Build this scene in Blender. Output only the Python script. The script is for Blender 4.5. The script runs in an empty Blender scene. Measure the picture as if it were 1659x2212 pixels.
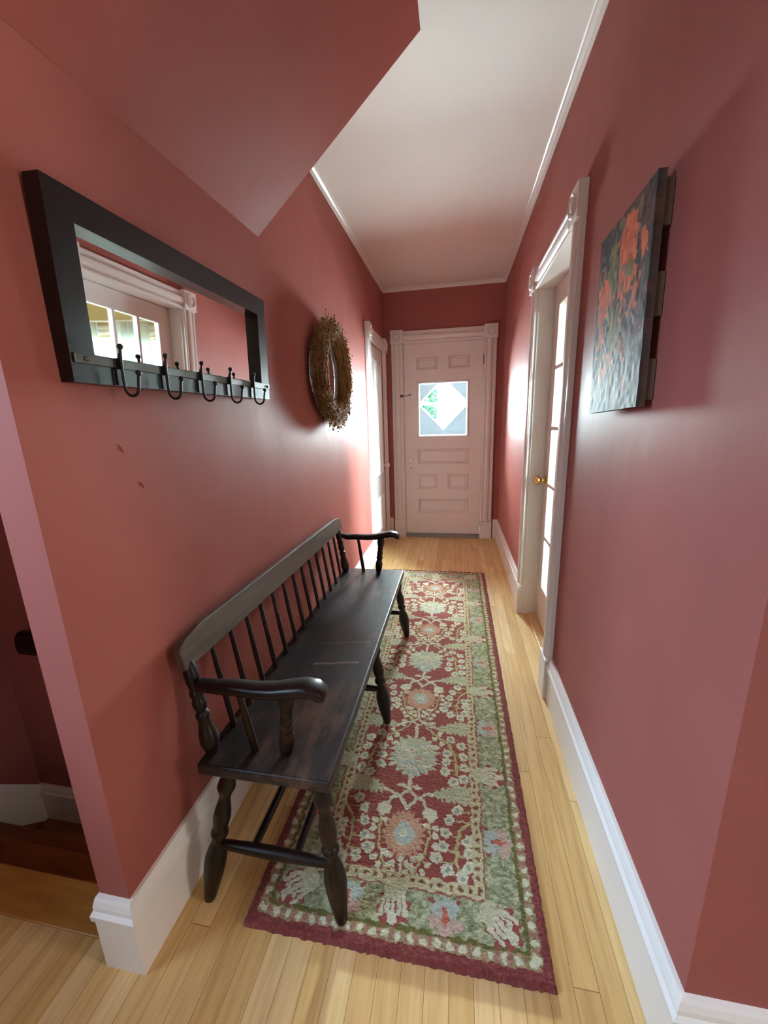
import bpy, bmesh, math, random
import numpy as np
from mathutils import Vector, Matrix

random.seed(7)
rng = np.random.default_rng(11)
SC = bpy.context.scene
COL = SC.collection
PI = math.pi

# ------------------------------------------------------------------ camera
FPX, IW, IH = 848.0, 1659.0, 2212.0
PITCH, YAW, ROLL, CAMZ = -0.2316, 0.1864, -0.0308, 1.3033
cy, sy = math.cos(YAW), math.sin(YAW)
cp, sp = math.cos(PITCH), math.sin(PITCH)
cr, sr = math.cos(ROLL), math.sin(ROLL)
fwd = Vector((-sy * cp, cy * cp, sp))
rgt = Vector((cy, sy, 0))
up = rgt.cross(fwd)
r2 = rgt * cr + up * sr
u2 = up * cr - rgt * sr
cam = bpy.data.cameras.new('camera')
cam.sensor_fit = 'VERTICAL'
cam.sensor_height = 24.0
cam.lens = 24.0 * FPX / IH
cam.clip_start = 0.02
camo = bpy.data.objects.new('camera', cam)
COL.objects.link(camo)
camo.matrix_world = Matrix(((r2.x, u2.x, -fwd.x, 0), (r2.y, u2.y, -fwd.y, 0), (r2.z, u2.z, -fwd.z, CAMZ), (0, 0, 0, 1)))
SC.camera = camo

# ------------------------------------------------------------------ world, lights, exposure
SC.view_settings.view_transform = 'Standard'
SC.view_settings.look = 'None'
SC.view_settings.gamma = 1.0
SC.view_settings.use_curve_mapping = False
SC.view_settings.exposure = 0.88
SC.cycles.use_denoising = True
SC.cycles.max_bounces = 10
SC.cycles.diffuse_bounces = 6
SC.cycles.glossy_bounces = 5
SC.cycles.transparent_max_bounces = 12
SC.cycles.sample_clamp_indirect = 6.0

world = bpy.data.worlds.new('sky')
SC.world = world
world.use_nodes = True
wn = world.node_tree
bg = wn.nodes['Background']
bg.inputs['Color'].default_value = (0.78, 0.93, 1.0, 1)
bg.inputs['Strength'].default_value = 0.85


def area_light(name, loc, target, sx, sy_, power, color, spread=PI):
    l = bpy.data.lights.new(name, 'AREA')
    l.shape = 'RECTANGLE'
    l.size, l.size_y = sx, sy_
    l.energy = power
    l.color = color
    l.spread = spread
    o = bpy.data.objects.new(name, l)
    COL.objects.link(o)
    o.location = loc
    d = Vector(target) - Vector(loc)
    o.rotation_euler = d.to_track_quat('-Z', 'Y').to_euler()
    return o


XL, XR, YB, ZM = -0.751, 0.444, 4.269, 2.5345
ZC = 2.569
DAY = (0.74, 0.91, 1.0)
area_light('daylight_front_door', (-0.16, YB + 1.6, 1.80), (-0.16, YB, 1.30), 2.2, 2.0, 4300, (0.80, 0.93, 1.0))
area_light('daylight_porch_ground', (-0.15, YB + 2.9, -0.04), (-0.15, YB + 2.89, 4.0), 2.4, 3.6, 6800, (0.84, 0.95, 1.0))
area_light('daylight_parlor_south', (2.08, 0.85, 1.45), (0.0, 2.7, 0.9), 0.7, 1.3, 46, (0.78, 0.93, 1.0), math.radians(36))
area_light('daylight_parlor_north', (1.975, 3.74, 1.40), (1.3, 2.2, 1.1), 0.8, 1.15, 15, (0.85, 0.95, 1.0))
area_light('fill_parlor_east', (3.36, 2.2, 1.45), (0.4, 2.2, 1.1), 1.4, 1.5, 8, DAY)  # added fill for the parlor and hall, no window on this side
area_light('daylight_stair_hall', (-2.03, -0.36, 1.72), (0.3, 0.95, 0.6), 0.8, 0.9, 6.0, (0.50, 0.75, 1.0), math.radians(60))
area_light('daylight_rear_room', (-0.1, -2.33, 1.55), (0.0, 1.5, 0.9), 0.9, 1.2, 2.0, (0.74, 0.90, 1.0))
area_light('daylight_side_room', (2.44, 0.26, 1.45), (-0.75, 0.60, 0.7), 0.5, 1.3, 13, (1.0, 0.93, 0.82))

# ------------------------------------------------------------------ helpers


def srgb(r, g, b):
    def f(c):
        c /= 255.0
        return c / 12.92 if c <= 0.04045 else ((c + 0.055) / 1.055) ** 2.4
    return (f(r), f(g), f(b), 1.0)


class NT:
    def __init__(self, name):
        self.m = bpy.data.materials.new(name)
        self.m.use_nodes = True
        self.t = self.m.node_tree
        self.b = self.t.nodes['Principled BSDF']

    def n(self, typ, **kw):
        nd = self.t.nodes.new(typ)
        for k, v in kw.items():
            setattr(nd, k, v)
        return nd

    def l(self, a, b):
        self.t.links.new(a, b)

    def math(self, op, a, b=None):
        nd = self.n('ShaderNodeMath', operation=op)
        for i, v in enumerate((a, b)):
            if v is None:
                continue
            if isinstance(v, (int, float)):
                nd.inputs[i].default_value = v
            else:
                self.l(v, nd.inputs[i])
        return nd.outputs[0]

    def coords(self, scale=(1, 1, 1)):
        tc = self.n('ShaderNodeTexCoord')
        mp = self.n('ShaderNodeMapping')
        mp.inputs['Scale'].default_value = scale
        self.l(tc.outputs['Object'], mp.inputs['Vector'])
        return mp.outputs['Vector']

    def noise(self, vec, scale, detail=4, rough=0.5):
        nd = self.n('ShaderNodeTexNoise')
        nd.inputs['Scale'].default_value = scale
        nd.inputs['Detail'].default_value = detail
        nd.inputs['Roughness'].default_value = rough
        self.l(vec, nd.inputs['Vector'])
        return nd.outputs['Fac']

    def ramp(self, fac, stops):
        nd = self.n('ShaderNodeValToRGB')
        els = nd.color_ramp.elements
        while len(els) < len(stops):
            els.new(0.5)
        for e, (p, c) in zip(els, stops):
            e.position = p
            e.color = c
        self.l(fac, nd.inputs['Fac'])
        return nd.outputs['Color']

    def bump(self, h, strength, dist):
        nd = self.n('ShaderNodeBump')
        nd.inputs['Strength'].default_value = strength
        nd.inputs['Distance'].default_value = dist
        self.l(h, nd.inputs['Height'])
        return nd.outputs['Normal']


def plain(name, rgb, rough=0.5, metal=0.0, spec=0.5, var=0.06, scale=6.0, bump=0.0):
    M = NT(name)
    v = M.coords()
    f = M.noise(v, scale)
    c = srgb(*rgb)
    lo = tuple(x * (1 - var) for x in c[:3]) + (1,)
    hi = tuple(min(1, x * (1 + var)) for x in c[:3]) + (1,)
    M.l(M.ramp(f, [(0.3, lo), (0.7, hi)]), M.b.inputs['Base Color'])
    M.b.inputs['Roughness'].default_value = rough
    M.b.inputs['Metallic'].default_value = metal
    M.b.inputs['Specular IOR Level'].default_value = spec
    if bump:
        M.l(M.bump(M.noise(v, scale * 8), bump, 0.002), M.b.inputs['Normal'])
    return M.m


def wall_paint(name, rgb, rough=0.53, spec=0.06):
    M = NT(name)
    v = M.coords()
    c = srgb(*rgb)
    lo = tuple(x * 0.93 for x in c[:3]) + (1,)
    hi = tuple(x * 1.06 for x in c[:3]) + (1,)
    M.l(M.ramp(M.noise(v, 2.2), [(0.3, lo), (0.7, hi)]), M.b.inputs['Base Color'])
    vs = M.coords((7, 7, 1.5))
    drips = M.noise(vs, 2.0, 3)
    wav = M.noise(v, 5.5, 2)
    fine = M.noise(v, 190, 2)
    h = M.math('ADD', M.math('ADD', M.math('MULTIPLY', drips, 0.28), M.math('MULTIPLY', wav, 0.9)), M.math('MULTIPLY', fine, 0.018))
    M.l(M.bump(h, 0.28, 0.012), M.b.inputs['Normal'])
    rr = M.n('ShaderNodeMapRange')
    rr.inputs['To Min'].default_value = rough - 0.05
    rr.inputs['To Max'].default_value = rough + 0.07
    M.l(M.noise(vs, 1.2, 4), rr.inputs['Value'])
    M.l(rr.outputs['Result'], M.b.inputs['Roughness'])
    M.b.inputs['Specular IOR Level'].default_value = spec
    return M.m


def floor_wood(name, width=0.0572, axis='X'):
    M = NT(name)
    tc = M.n('ShaderNodeTexCoord')
    sep = M.n('ShaderNodeSeparateXYZ')
    M.l(tc.outputs['Object'], sep.inputs['Vector'])
    a, b = (sep.outputs['X'], sep.outputs['Y']) if axis == 'X' else (sep.outputs['Y'], sep.outputs['X'])
    u = M.math('DIVIDE', M.math('ADD', a, 10.013), width)
    row = M.math('FLOOR', u)
    wn1 = M.n('ShaderNodeTexWhiteNoise', noise_dimensions='1D')
    M.l(row, wn1.inputs['W'])
    along = M.math('ADD', M.math('DIVIDE', b, 1.35), M.math('MULTIPLY', wn1.outputs['Value'], 7.0))
    seg = M.math('FLOOR', along)
    cmb = M.n('ShaderNodeCombineXYZ')
    M.l(row, cmb.inputs['X'])
    M.l(seg, cmb.inputs['Y'])
    wn2 = M.n('ShaderNodeTexWhiteNoise', noise_dimensions='2D')
    M.l(cmb.outputs['Vector'], wn2.inputs['Vector'])
    # grain
    cg = M.n('ShaderNodeCombineXYZ')
    M.l(M.math('MULTIPLY', a, 26.0), cg.inputs['X'])
    M.l(M.math('ADD', M.math('MULTIPLY', b, 1.7), M.math('MULTIPLY', wn2.outputs['Value'], 40.0)), cg.inputs['Y'])
    M.l(M.math('MULTIPLY', wn2.outputs['Value'], 13.0), cg.inputs['Z'])
    g = M.noise(cg.outputs['Vector'], 2.6, 5, 0.55)
    base = M.ramp(wn2.outputs['Value'], [(0.0, srgb(214, 172, 112)), (0.35, srgb(226, 188, 128)), (0.7, srgb(236, 203, 149)), (1.0, srgb(220, 179, 117))])
    gr = M.ramp(g, [(0.28, (0.70, 0.63, 0.54, 1)), (0.6, (1, 1, 1, 1))])
    mx = M.n('ShaderNodeMixRGB', blend_type='MULTIPLY')
    mx.inputs['Fac'].default_value = 0.75
    M.l(base, mx.inputs['Color1'])
    M.l(gr, mx.inputs['Color2'])
    # dark specks / small knots
    kv = M.n('ShaderNodeTexVoronoi')
    kv.inputs['Scale'].default_value = 4.5
    M.l(tc.outputs['Object'], kv.inputs['Vector'])
    kn = M.ramp(kv.outputs['Distance'], [(0.012, (0.18, 0.09, 0.04, 1)), (0.035, (1, 1, 1, 1))])
    mk = M.n('ShaderNodeMixRGB', blend_type='MULTIPLY')
    mk.inputs['Fac'].default_value = 0.8
    M.l(mx.outputs['Color'], mk.inputs['Color1'])
    M.l(kn, mk.inputs['Color2'])
    # seams
    fu = M.math('FRACT', u)
    du = M.math('ABSOLUTE', M.math('SUBTRACT', fu, 0.5))
    fs = M.math('FRACT', along)
    ds = M.math('ABSOLUTE', M.math('SUBTRACT', fs, 0.5))
    s1 = M.math('GREATER_THAN', du, 0.488)
    s2 = M.math('GREATER_THAN', ds, 0.4993)
    seam = M.math('MAXIMUM', s1, s2)
    ms = M.n('ShaderNodeMixRGB', blend_type='MIX')
    M.l(M.math('MULTIPLY', seam, 0.72), ms.inputs['Fac'])
    M.l(mk.outputs['Color'], ms.inputs['Color1'])
    ms.inputs['Color2'].default_value = srgb(96, 62, 32)
    M.l(ms.outputs['Color'], M.b.inputs['Base Color'])
    M.b.inputs['Roughness'].default_value = 0.36
    M.b.inputs['Specular IOR Level'].default_value = 0.4
    h = M.math('SUBTRACT', M.math('MULTIPLY', g, 0.12), seam)
    M.l(M.bump(h, 0.35, 0.0012), M.b.inputs['Normal'])
    return M.m


def black_wood(name, worn, scuffs=None):
    M = NT(name)
    v = M.coords((1, 1, 1))
    vs = M.coords((14, 2.2, 14))
    f = M.noise(v, 3.2, 6, 0.62)
    g = M.noise(vs, 3.0, 5, 0.6)
    k = M.math('ADD', M.math('MULTIPLY', f, 0.65), M.math('MULTIPLY', g, 0.35))
    a, b, c = worn
    col = M.ramp(k, [(0.36, srgb(*a)), (0.52, srgb(*b)), (0.72, srgb(*c))])
    if scuffs:
        tc = M.n('ShaderNodeTexCoord')
        sep = M.n('ShaderNodeSeparateXYZ')
        M.l(tc.outputs['Object'], sep.inputs['Vector'])
        for (x0, x1, y0, w, amt) in scuffs:
            warp = M.math('MULTIPLY', M.math('SUBTRACT', M.noise(tc.outputs['Object'], 22, 2), 0.5), 0.012)
            yy_ = M.math('ADD', M.math('SUBTRACT', M.math('SUBTRACT', sep.outputs['Y'], M.math('MULTIPLY', sep.outputs['X'], 0.18)), y0), warp)
            mr = M.n('ShaderNodeMapRange')
            mr.inputs['From Min'].default_value = 0.0
            mr.inputs['From Max'].default_value = w * 2.2
            mr.inputs['To Min'].default_value = 1.0
            mr.inputs['To Max'].default_value = 0.0
            M.l(M.math('ABSOLUTE', yy_), mr.inputs['Value'])
            m1 = mr.outputs['Result']
            m2 = M.math('MULTIPLY', M.math('GREATER_THAN', sep.outputs['X'], x0), M.math('LESS_THAN', sep.outputs['X'], x1))
            m3 = M.math('MINIMUM', 1.0, M.math('MULTIPLY', M.noise(tc.outputs['Object'], 60, 3), 1.4))
            mk = M.math('MULTIPLY', M.math('MULTIPLY', M.math('MULTIPLY', m1, m2), m3), amt)
            mx = M.n('ShaderNodeMixRGB')
            M.l(mk, mx.inputs['Fac'])
            M.l(col, mx.inputs['Color1'])
            mx.inputs['Color2'].default_value = srgb(150, 124, 106)
            col = mx.outputs['Color']
    M.l(col, M.b.inputs['Base Color'])
    M.b.inputs['Roughness'].default_value = 0.38
    M.b.inputs['Specular IOR Level'].default_value = 0.34
    M.l(M.bump(g, 0.15, 0.002), M.b.inputs['Normal'])
    return M.m


def glass_mat(name):
    M = NT(name)
    t = M.t
    tr = M.n('ShaderNodeBsdfTransparent')
    tr.inputs['Color'].default_value = (0.93, 0.97, 0.95, 1)
    gl = M.n('ShaderNodeBsdfGlossy')
    gl.inputs['Roughness'].default_value = 0.02
    fr = M.n('ShaderNodeFresnel')
    fr.inputs['IOR'].default_value = 1.45
    mix = M.n('ShaderNodeMixShader')
    ge = M.n('ShaderNodeNewGeometry')
    M.l(M.math('MULTIPLY', fr.outputs['Fac'], M.math('SUBTRACT', 1.0, ge.outputs['Backfacing'])), mix.inputs['Fac'])
    M.l(tr.outputs[0], mix.inputs[1])
    M.l(gl.outputs[0], mix.inputs[2])
    out = t.nodes['Material Output']
    M.l(mix.outputs[0], out.inputs['Surface'])
    t.nodes.remove(M.b)
    return M.m


def attr_mat(name, attr, rough, noise_scale, bump, spec=0.2, sheen=0.0):
    M = NT(name)
    at = M.n('ShaderNodeAttribute')
    at.attribute_name = attr
    v = M.coords()
    mx = M.n('ShaderNodeMixRGB', blend_type='MULTIPLY')
    mx.inputs['Fac'].default_value = 1.0
    M.l(at.outputs['Color'], mx.inputs['Color1'])
    M.l(M.ramp(M.noise(v, noise_scale, 3), [(0.3, (0.80, 0.80, 0.80, 1)), (0.7, (1.12, 1.12, 1.12, 1))]), mx.inputs['Color2'])
    M.l(mx.outputs['Color'], M.b.inputs['Base Color'])
    M.b.inputs['Roughness'].default_value = rough
    M.b.inputs['Specular IOR Level'].default_value = spec
    M.b.inputs['Sheen Weight'].default_value = sheen
    M.l(M.bump(M.noise(v, noise_scale * 2, 3), bump, 0.003), M.b.inputs['Normal'])
    return M.m


def voile(name):
    M = NT(name)
    t = M.n('ShaderNodeBsdfTranslucent')
    t.inputs['Color'].default_value = (0.86, 0.90, 0.90, 1)
    M.b.inputs['Base Color'].default_value = (0.86, 0.88, 0.88, 1)
    M.b.inputs['Roughness'].default_value = 0.9
    mix = M.n('ShaderNodeMixShader')
    v = M.coords((300, 300, 300))
    fac = M.n('ShaderNodeMapRange')
    fac.inputs['To Min'].default_value = 0.45
    fac.inputs['To Max'].default_value = 0.65
    M.l(M.noise(v, 2.0, 1), fac.inputs['Value'])
    M.l(fac.outputs['Result'], mix.inputs['Fac'])
    M.l(M.b.outputs[0], mix.inputs[1])
    M.l(t.outputs[0], mix.inputs[2])
    M.l(mix.outputs[0], M.t.nodes['Material Output'].inputs['Surface'])
    return M.m


MAT = {
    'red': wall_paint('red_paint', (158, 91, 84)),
    'scuff': plain('dark_red_scuff', (122, 62, 54), 0.6),
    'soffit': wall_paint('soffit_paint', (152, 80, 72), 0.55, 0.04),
    'ceiling': plain('ceiling_paint', (238, 231, 226), 0.7, var=0.02, scale=3, bump=0.05),
    'white': plain('white_trim_paint', (234, 229, 226), 0.26, var=0.02, scale=4),
    'cream': plain('cream_paint', (192, 172, 126), 0.6, var=0.02),
    'floor': floor_wood('strip_floor'),
    'board': floor_wood('cross_board', 0.16, 'Y'),
    'seat': black_wood('worn_black_seat', ((13, 13, 17), (44, 35, 34), (112, 80, 66)), [(-0.03, 0.135, -0.235, 0.0035, 0.75), (-0.05, 0.15, -0.098, 0.0025, 0.45)]),
    'black': black_wood('black_wood', ((15, 9, 8), (28, 16, 14), (64, 36, 25))),
    'frame': plain('black_frame_paint', (15, 11, 12), 0.30, var=0.15),
    'iron': plain('black_iron', (18, 15, 15), 0.45, spec=0.5, var=0.2),
    'steel': plain('dull_steel', (82, 80, 76), 0.38, metal=0.6, var=0.1),
    'brass': plain('brass', (214, 170, 82), 0.16, metal=1.0, var=0.05),
    'porcelain': plain('white_porcelain', (240, 232, 226), 0.12, var=0.01),
    'grey': plain('grey_sill_paint', (128, 128, 126), 0.5, var=0.06),
    'bluegrey': plain('bluegrey_paint', (66, 76, 84), 0.55, var=0.06),
    'stem': plain('dried_stem', (150, 112, 68), 0.85, var=0.35, scale=40),
    'seed': plain('seed_head', (74, 50, 34), 0.85, var=0.3, scale=60),
    'ribbon': plain('pale_blue_ring', (196, 212, 222), 0.5, var=0.05),
    'rawwood': plain('raw_batten', (92, 70, 56), 0.75, var=0.15),
    'leaf': plain('garden_leaf', (34, 92, 56), 0.6, var=0.3, scale=9),
    'bark': plain('bark', (92, 74, 58), 0.9, var=0.2),
    'siding': plain('white_siding', (240, 240, 238), 0.6, var=0.02),
    'curtain': voile('white_voile'),
    'glass': glass_mat('window_glass'),
    'concrete': plain('concrete', (190, 186, 178), 0.9, var=0.06),
}
mm = NT('mirror_silver')
mm.b.inputs['Base Color'].default_value = (0.92, 0.93, 0.92, 1)
mm.b.inputs['Metallic'].default_value = 1.0
mm.b.inputs['Roughness'].default_value = 0.015
MAT['mirror'] = mm.m


class MB:
    """Collects boxes, lathes, sweeps; build() links them as ONE mesh object."""

    def __init__(self, T=None):
        self.v, self.f = [], []
        self.T = T

    def add(self, vs, fs):
        o = len(self.v)
        if self.T:
            vs = [self.T(*p) for p in vs]
        self.v += [tuple(p) for p in vs]
        self.f += [tuple(i + o for i in f) for f in fs]
        return self

    def box(self, x0, x1, y0, y1, z0, z1):
        return self.add([(x0, y0, z0), (x1, y0, z0), (x1, y1, z0), (x0, y1, z0), (x0, y0, z1), (x1, y0, z1), (x1, y1, z1), (x0, y1, z1)],
                        [(0, 3, 2, 1), (4, 5, 6, 7), (0, 1, 5, 4), (1, 2, 6, 5), (2, 3, 7, 6), (3, 0, 4, 7)])

    def prism(self, poly, off):
        """poly: list of 3D points; off: 3D offset vector."""
        n = len(poly)
        a = [tuple(p) for p in poly]
        b = [(p[0] + off[0], p[1] + off[1], p[2] + off[2]) for p in poly]
        fs = [tuple(range(n)), tuple(range(2 * n - 1, n - 1, -1))]
        fs += [(i, n + i, n + (i + 1) % n, (i + 1) % n) for i in range(n)]
        return self.add(a + b, fs)

    def frustum(self, u0, u1, v0, v1, w0, ins, w1):
        """raised field: rectangle at depth w0 shrinking by ins to depth w1 (u,v,w axes)."""
        vs = [(u0, v0, w0), (u1, v0, w0), (u1, v1, w0), (u0, v1, w0),
              (u0 + ins, v0 + ins, w1), (u1 - ins, v0 + ins, w1), (u1 - ins, v1 - ins, w1), (u0 + ins, v1 - ins, w1)]
        return self.add(vs, [(0, 3, 2, 1), (4, 5, 6, 7), (0, 1, 5, 4), (1, 2, 6, 5), (2, 3, 7, 6), (3, 0, 4, 7)])

    def ring_frame(self, u0, u1, v0, v1, prof):
        """mitred rectangular frame; prof = [(inset, w), ...] closed loop profile."""
        k = len(prof)
        vs = []
        for (cu, cv, su, sv) in ((u0, v0, 1, 1), (u1, v0, -1, 1), (u1, v1, -1, -1), (u0, v1, 1, -1)):
            for (i, w) in prof:
                vs.append((cu + su * i, cv + sv * i, w))
        fs = []
        for c in range(4):
            d = (c + 1) % 4
            for j in range(k):
                e = (j + 1) % k
                fs.append((c * k + j, c * k + e, d * k + e, d * k + j))
        return self.add(vs, fs)

    def lathe(self, p0, p1, prof, n=14):
        p0, p1 = Vector(p0), Vector(p1)
        ax = p1 - p0
        q = ax.to_track_quat('Z', 'Y')
        e1, e2 = q @ Vector((1, 0, 0)), q @ Vector((0, 1, 0))
        vs, fs = [], []
        for (t, r) in prof:
            c = p0 + ax * t
            for i in range(n):
                a = 2 * PI * i / n
                vs.append(tuple(c + e1 * (r * math.cos(a)) + e2 * (r * math.sin(a))))
        m = len(prof)
        for j in range(m - 1):
            for i in range(n):
                k = (i + 1) % n
                fs.append((j * n + i, j * n + k, (j + 1) * n + k, (j + 1) * n + i))
        fs.append(tuple(range(n - 1, -1, -1)))
        fs.append(tuple((m - 1) * n + i for i in range(n)))
        return self.add(vs, fs)

    def tube(self, pts, radii, n=8, flat=1.0):
        pts = [Vector(p) for p in pts]
        if isinstance(radii, (int, float)):
            radii = [radii] * len(pts)
        vs, fs = [], []
        prev = None
        for i, p in enumerate(pts):
            d = (pts[min(i + 1, len(pts) - 1)] - pts[max(i - 1, 0)]).normalized()
            if prev is None:
                ref = Vector((0, 0, 1)) if abs(d.z) < 0.9 else Vector((0, 1, 0))
                e1 = d.cross(ref).normalized()
            else:
                e1 = (prev - d * prev.dot(d)).normalized()
            prev = e1
            e2 = d.cross(e1)
            for k in range(n):
                a = 2 * PI * k / n
                vs.append(tuple(p + e1 * (radii[i] * math.cos(a)) + e2 * (radii[i] * flat * math.sin(a))))
        m = len(pts)
        for j in range(m - 1):
            for i in range(n):
                k = (i + 1) % n
                fs.append((j * n + i, j * n + k, (j + 1) * n + k, (j + 1) * n + i))
        fs.append(tuple(range(n - 1, -1, -1)))
        fs.append(tuple((m - 1) * n + i for i in range(n)))
        return self.add(vs, fs)

    def ball(self, c, r, nu=10, nv=7, sc=(1, 1, 1)):
        prof = []
        for j in range(nv + 1):
            a = PI * j / nv
            prof.append((0.5 - 0.5 * math.cos(a), max(1e-4, math.sin(a))))
        vs, fs = [], []
        for (t, rr) in prof:
            for i in range(nu):
                a = 2 * PI * i / nu
                vs.append((c[0] + r * sc[0] * rr * math.cos(a), c[1] + r * sc[1] * rr * math.sin(a), c[2] + r * sc[2] * (2 * t - 1)))
        for j in range(nv):
            for i in range(nu):
                k = (i + 1) % nu
                fs.append((j * nu + i, j * nu + k, (j + 1) * nu + k, (j + 1) * nu + i))
        return self.add(vs, fs)

    def extrude(self, prof, p0, p1, ud, wd):
        """profile [(u,w)] swept from p0 to p1."""
        p0, p1, ud, wd = Vector(p0), Vector(p1), Vector(ud), Vector(wd)
        n = len(prof)
        vs = [tuple(p + ud * u + wd * w) for p in (p0, p1) for (u, w) in prof]
        fs = [tuple(range(n)), tuple(range(2 * n - 1, n - 1, -1))]
        fs += [(i, n + i, n + (i + 1) % n, (i + 1) % n) for i in range(n)]
        return self.add(vs, fs)

    def build(self, name, mat, parent=None, smooth=False, bevel=0.0, seg=2):
        me = bpy.data.meshes.new(name)
        me.from_pydata(self.v, [], self.f)
        bm = bmesh.new()
        bm.from_mesh(me)
        bmesh.ops.recalc_face_normals(bm, faces=bm.faces)
        bm.to_mesh(me)
        bm.free()
        me.materials.append(MAT[mat] if isinstance(mat, str) else mat)
        if smooth:
            me.polygons.foreach_set('use_smooth', [True] * len(me.polygons))
        o = bpy.data.objects.new(name, me)
        COL.objects.link(o)
        if parent:
            o.parent = parent
        if bevel:
            md = o.modifiers.new('bevel', 'BEVEL')
            md.width = bevel
            md.segments = seg
            md.limit_method = 'ANGLE'
            md.angle_limit = math.radians(40)
        if smooth:
            md = o.modifiers.new('edges', 'EDGE_SPLIT')
            md.split_angle = math.radians(50)
        return o


def tag(o, label=None, cat=None, group=None, kind=None):
    if label:
        o['label'] = label
    if cat:
        o['category'] = cat
    if group:
        o['group'] = group
    if kind:
        o['kind'] = kind
    return o


def empty(name, loc, rot=(0, 0, 0)):
    o = bpy.data.objects.new(name, None)
    o.empty_display_size = 0.05
    COL.objects.link(o)
    o.location = loc
    o.rotation_euler = rot
    return o


def shift(loc):
    """transform world coordinates into a thing's local frame (no rotation)."""
    return lambda x, y, z: (x - loc[0], y - loc[1], z - loc[2])


def struct(o, label, cat):
    return tag(o, label, cat, kind='structure')


# ------------------------------------------------------------------ room shell
YN, YNR = 0.571, 0.612         # near ends of the left partition and of the right wall
WT = 0.083                      # partition thickness
XLO = XL - WT
XRO = XR + 0.145
FY0, FY1, FZ = 1.81, 2.555, 2.005      # french door opening
CY0, CY1, CZ = 3.50, 4.125, 1.96       # closet door opening
DX0, DX1, DZ0, DZ1 = -0.545, 0.252, 0.040, 2.040

b = MB()
b.box(XLO, XL, YN, CY0, 0, ZC).box(XLO, XL, CY1, YB + 0.12, 0, ZC).box(XLO, XL, CY0, CY1, CZ, ZC)
b.box(XLO, XLO + 0.02, CY0, CY1, 0, CZ)
struct(b.build('wall_left', 'red'), 'glossy red plaster wall behind the bench and mirror', 'wall')

wl = bpy.data.objects['wall_left']
for (y, z, ln) in ((0.823, 1.165, 0.016), (0.781, 1.256, 0.018)):
    b = MB()
    b.tube([(XL + 0.0002, y - ln * 0.35, z + ln * 0.6), (XL + 0.0006, y, z), (XL + 0.0002, y + ln * 0.35, z - ln * 0.6)], [0.0004, 0.0011, 0.0004], 6, 0.4)
    b.build('scuff', 'scuff', wl)
b = MB()
b.box(XR, XRO, YNR, FY0, 0, ZC).box(XR, XRO, FY1, YB + 0.12, 0, ZC).box(XR, XRO, FY0, FY1, FZ, ZC)
struct(b.build('wall_right', 'red'), 'glossy red plaster wall carrying the painting and glazed door', 'wall')

b = MB()
b.box(XL, DX0 - 0.01, YB, YB + 0.12, 0, ZC).box(DX1 + 0.01, XR, YB, YB + 0.12, 0, ZC).box(DX0 - 0.01, DX1 + 0.01, YB, YB + 0.12, DZ1 + 0.01, ZC)
struct(b.build('wall_back', 'red'), 'red end wall around the white front door', 'wall')

b = MB()
b.box(XRO, 2.4, YNR, YNR + 0.08, 0, ZC)
struct(b.build('wall_return', 'red'), 'dark red wall turning away at the right edge of the photo', 'wall')

b = MB()
b.box(-1.99, XLO, 1.235, 1.30, -1.1, ZC)
struct(b.build('wall_stairwell', 'red'), 'dark red wall at the foot of the stairs behind the partition', 'wall')
b = MB()
b.box(-2.07, -1.99, 0.09, 1.30, -1.1, ZC).box(-2.07, -1.99, -2.3, -0.81, -1.1, ZC).box(-2.07, -1.99, -0.81, 0.09, -1.1, 1.2).box(-2.07, -1.99, -0.81, 0.09, 2.25, ZC)
struct(b.build('wall_outer', 'red'), 'red wall on the far side of the stairs', 'wall')
b = MB()
b.box(-2.07, -0.6, -2.38, -2.3, 0, ZC).box(0.4, 2.48, -2.38, -2.3, 0, ZC).box(-0.6, 0.4, -2.38, -2.3, 0, 0.9).box(-0.6, 0.4, -2.38, -2.3, 2.2, ZC).box(2.4, 2.48, -2.3, -0.35, 0, ZC).box(2.4, 2.48, 0.55, YNR + 0.08, 0, ZC).box(2.4, 2.48, -0.35, 0.55, 0, 0.7).box(2.4, 2.48, -0.35, 0.55, 2.2, ZC)
struct(b.build('wall_rear', 'cream'), 'cream walls of the room the hallway opens from', 'wall')

# ceiling
b = MB()
b.box(-2.07, 2.48, -2.38, YNR, ZC, ZC + 0.08).box(-2.07, XRO, YNR, YB + 0.12, ZC, ZC + 0.08)
struct(b.build('ceiling', 'ceiling'), 'white plaster ceiling of the hallway', 'ceiling')

# sloped soffit (underside of the upper stairs)
yf = 1.58
sec = [(XL + 0.001, 1.945), (-0.137, ZC - 0.001), (XL + 0.001, ZC - 0.001)]
b = MB()
A = [(XL + 0.001, -2.2, 1.90), (-0.137, -2.2, ZC - 0.001), (XL + 0.001, -2.2, ZC - 0.001)]
B = [(XL + 0.001, 1.578, 1.990), (-0.137, 1.652, ZC - 0.001), (XL + 0.001, 1.578, ZC - 0.001)]
b.add(A + B, [(0, 1, 2), (5, 4, 3), (0, 3, 4, 1), (1, 4, 5, 2), (2, 5, 3, 0)])
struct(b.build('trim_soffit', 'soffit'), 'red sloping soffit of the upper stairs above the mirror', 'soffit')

# floor
b = MB()
b.box(XLO, XRO, -2.3, YB, -0.05, 0).box(-1.99, XLO, -2.3, 0.593, -0.05, 0).box(XRO, 2.4, -2.3, YNR, -0.05, 0)
struct(b.build('floor', 'floor'), 'honey coloured narrow strip wood floor of the hallway', 'floor')
b = MB()
b.box(XRO, 3.4, YNR + 0.08, 3.6, -0.05, -0.002)
struct(b.build('floor_parlor', 'floor'), 'wood floor of the room behind the glazed door', 'floor')

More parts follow.
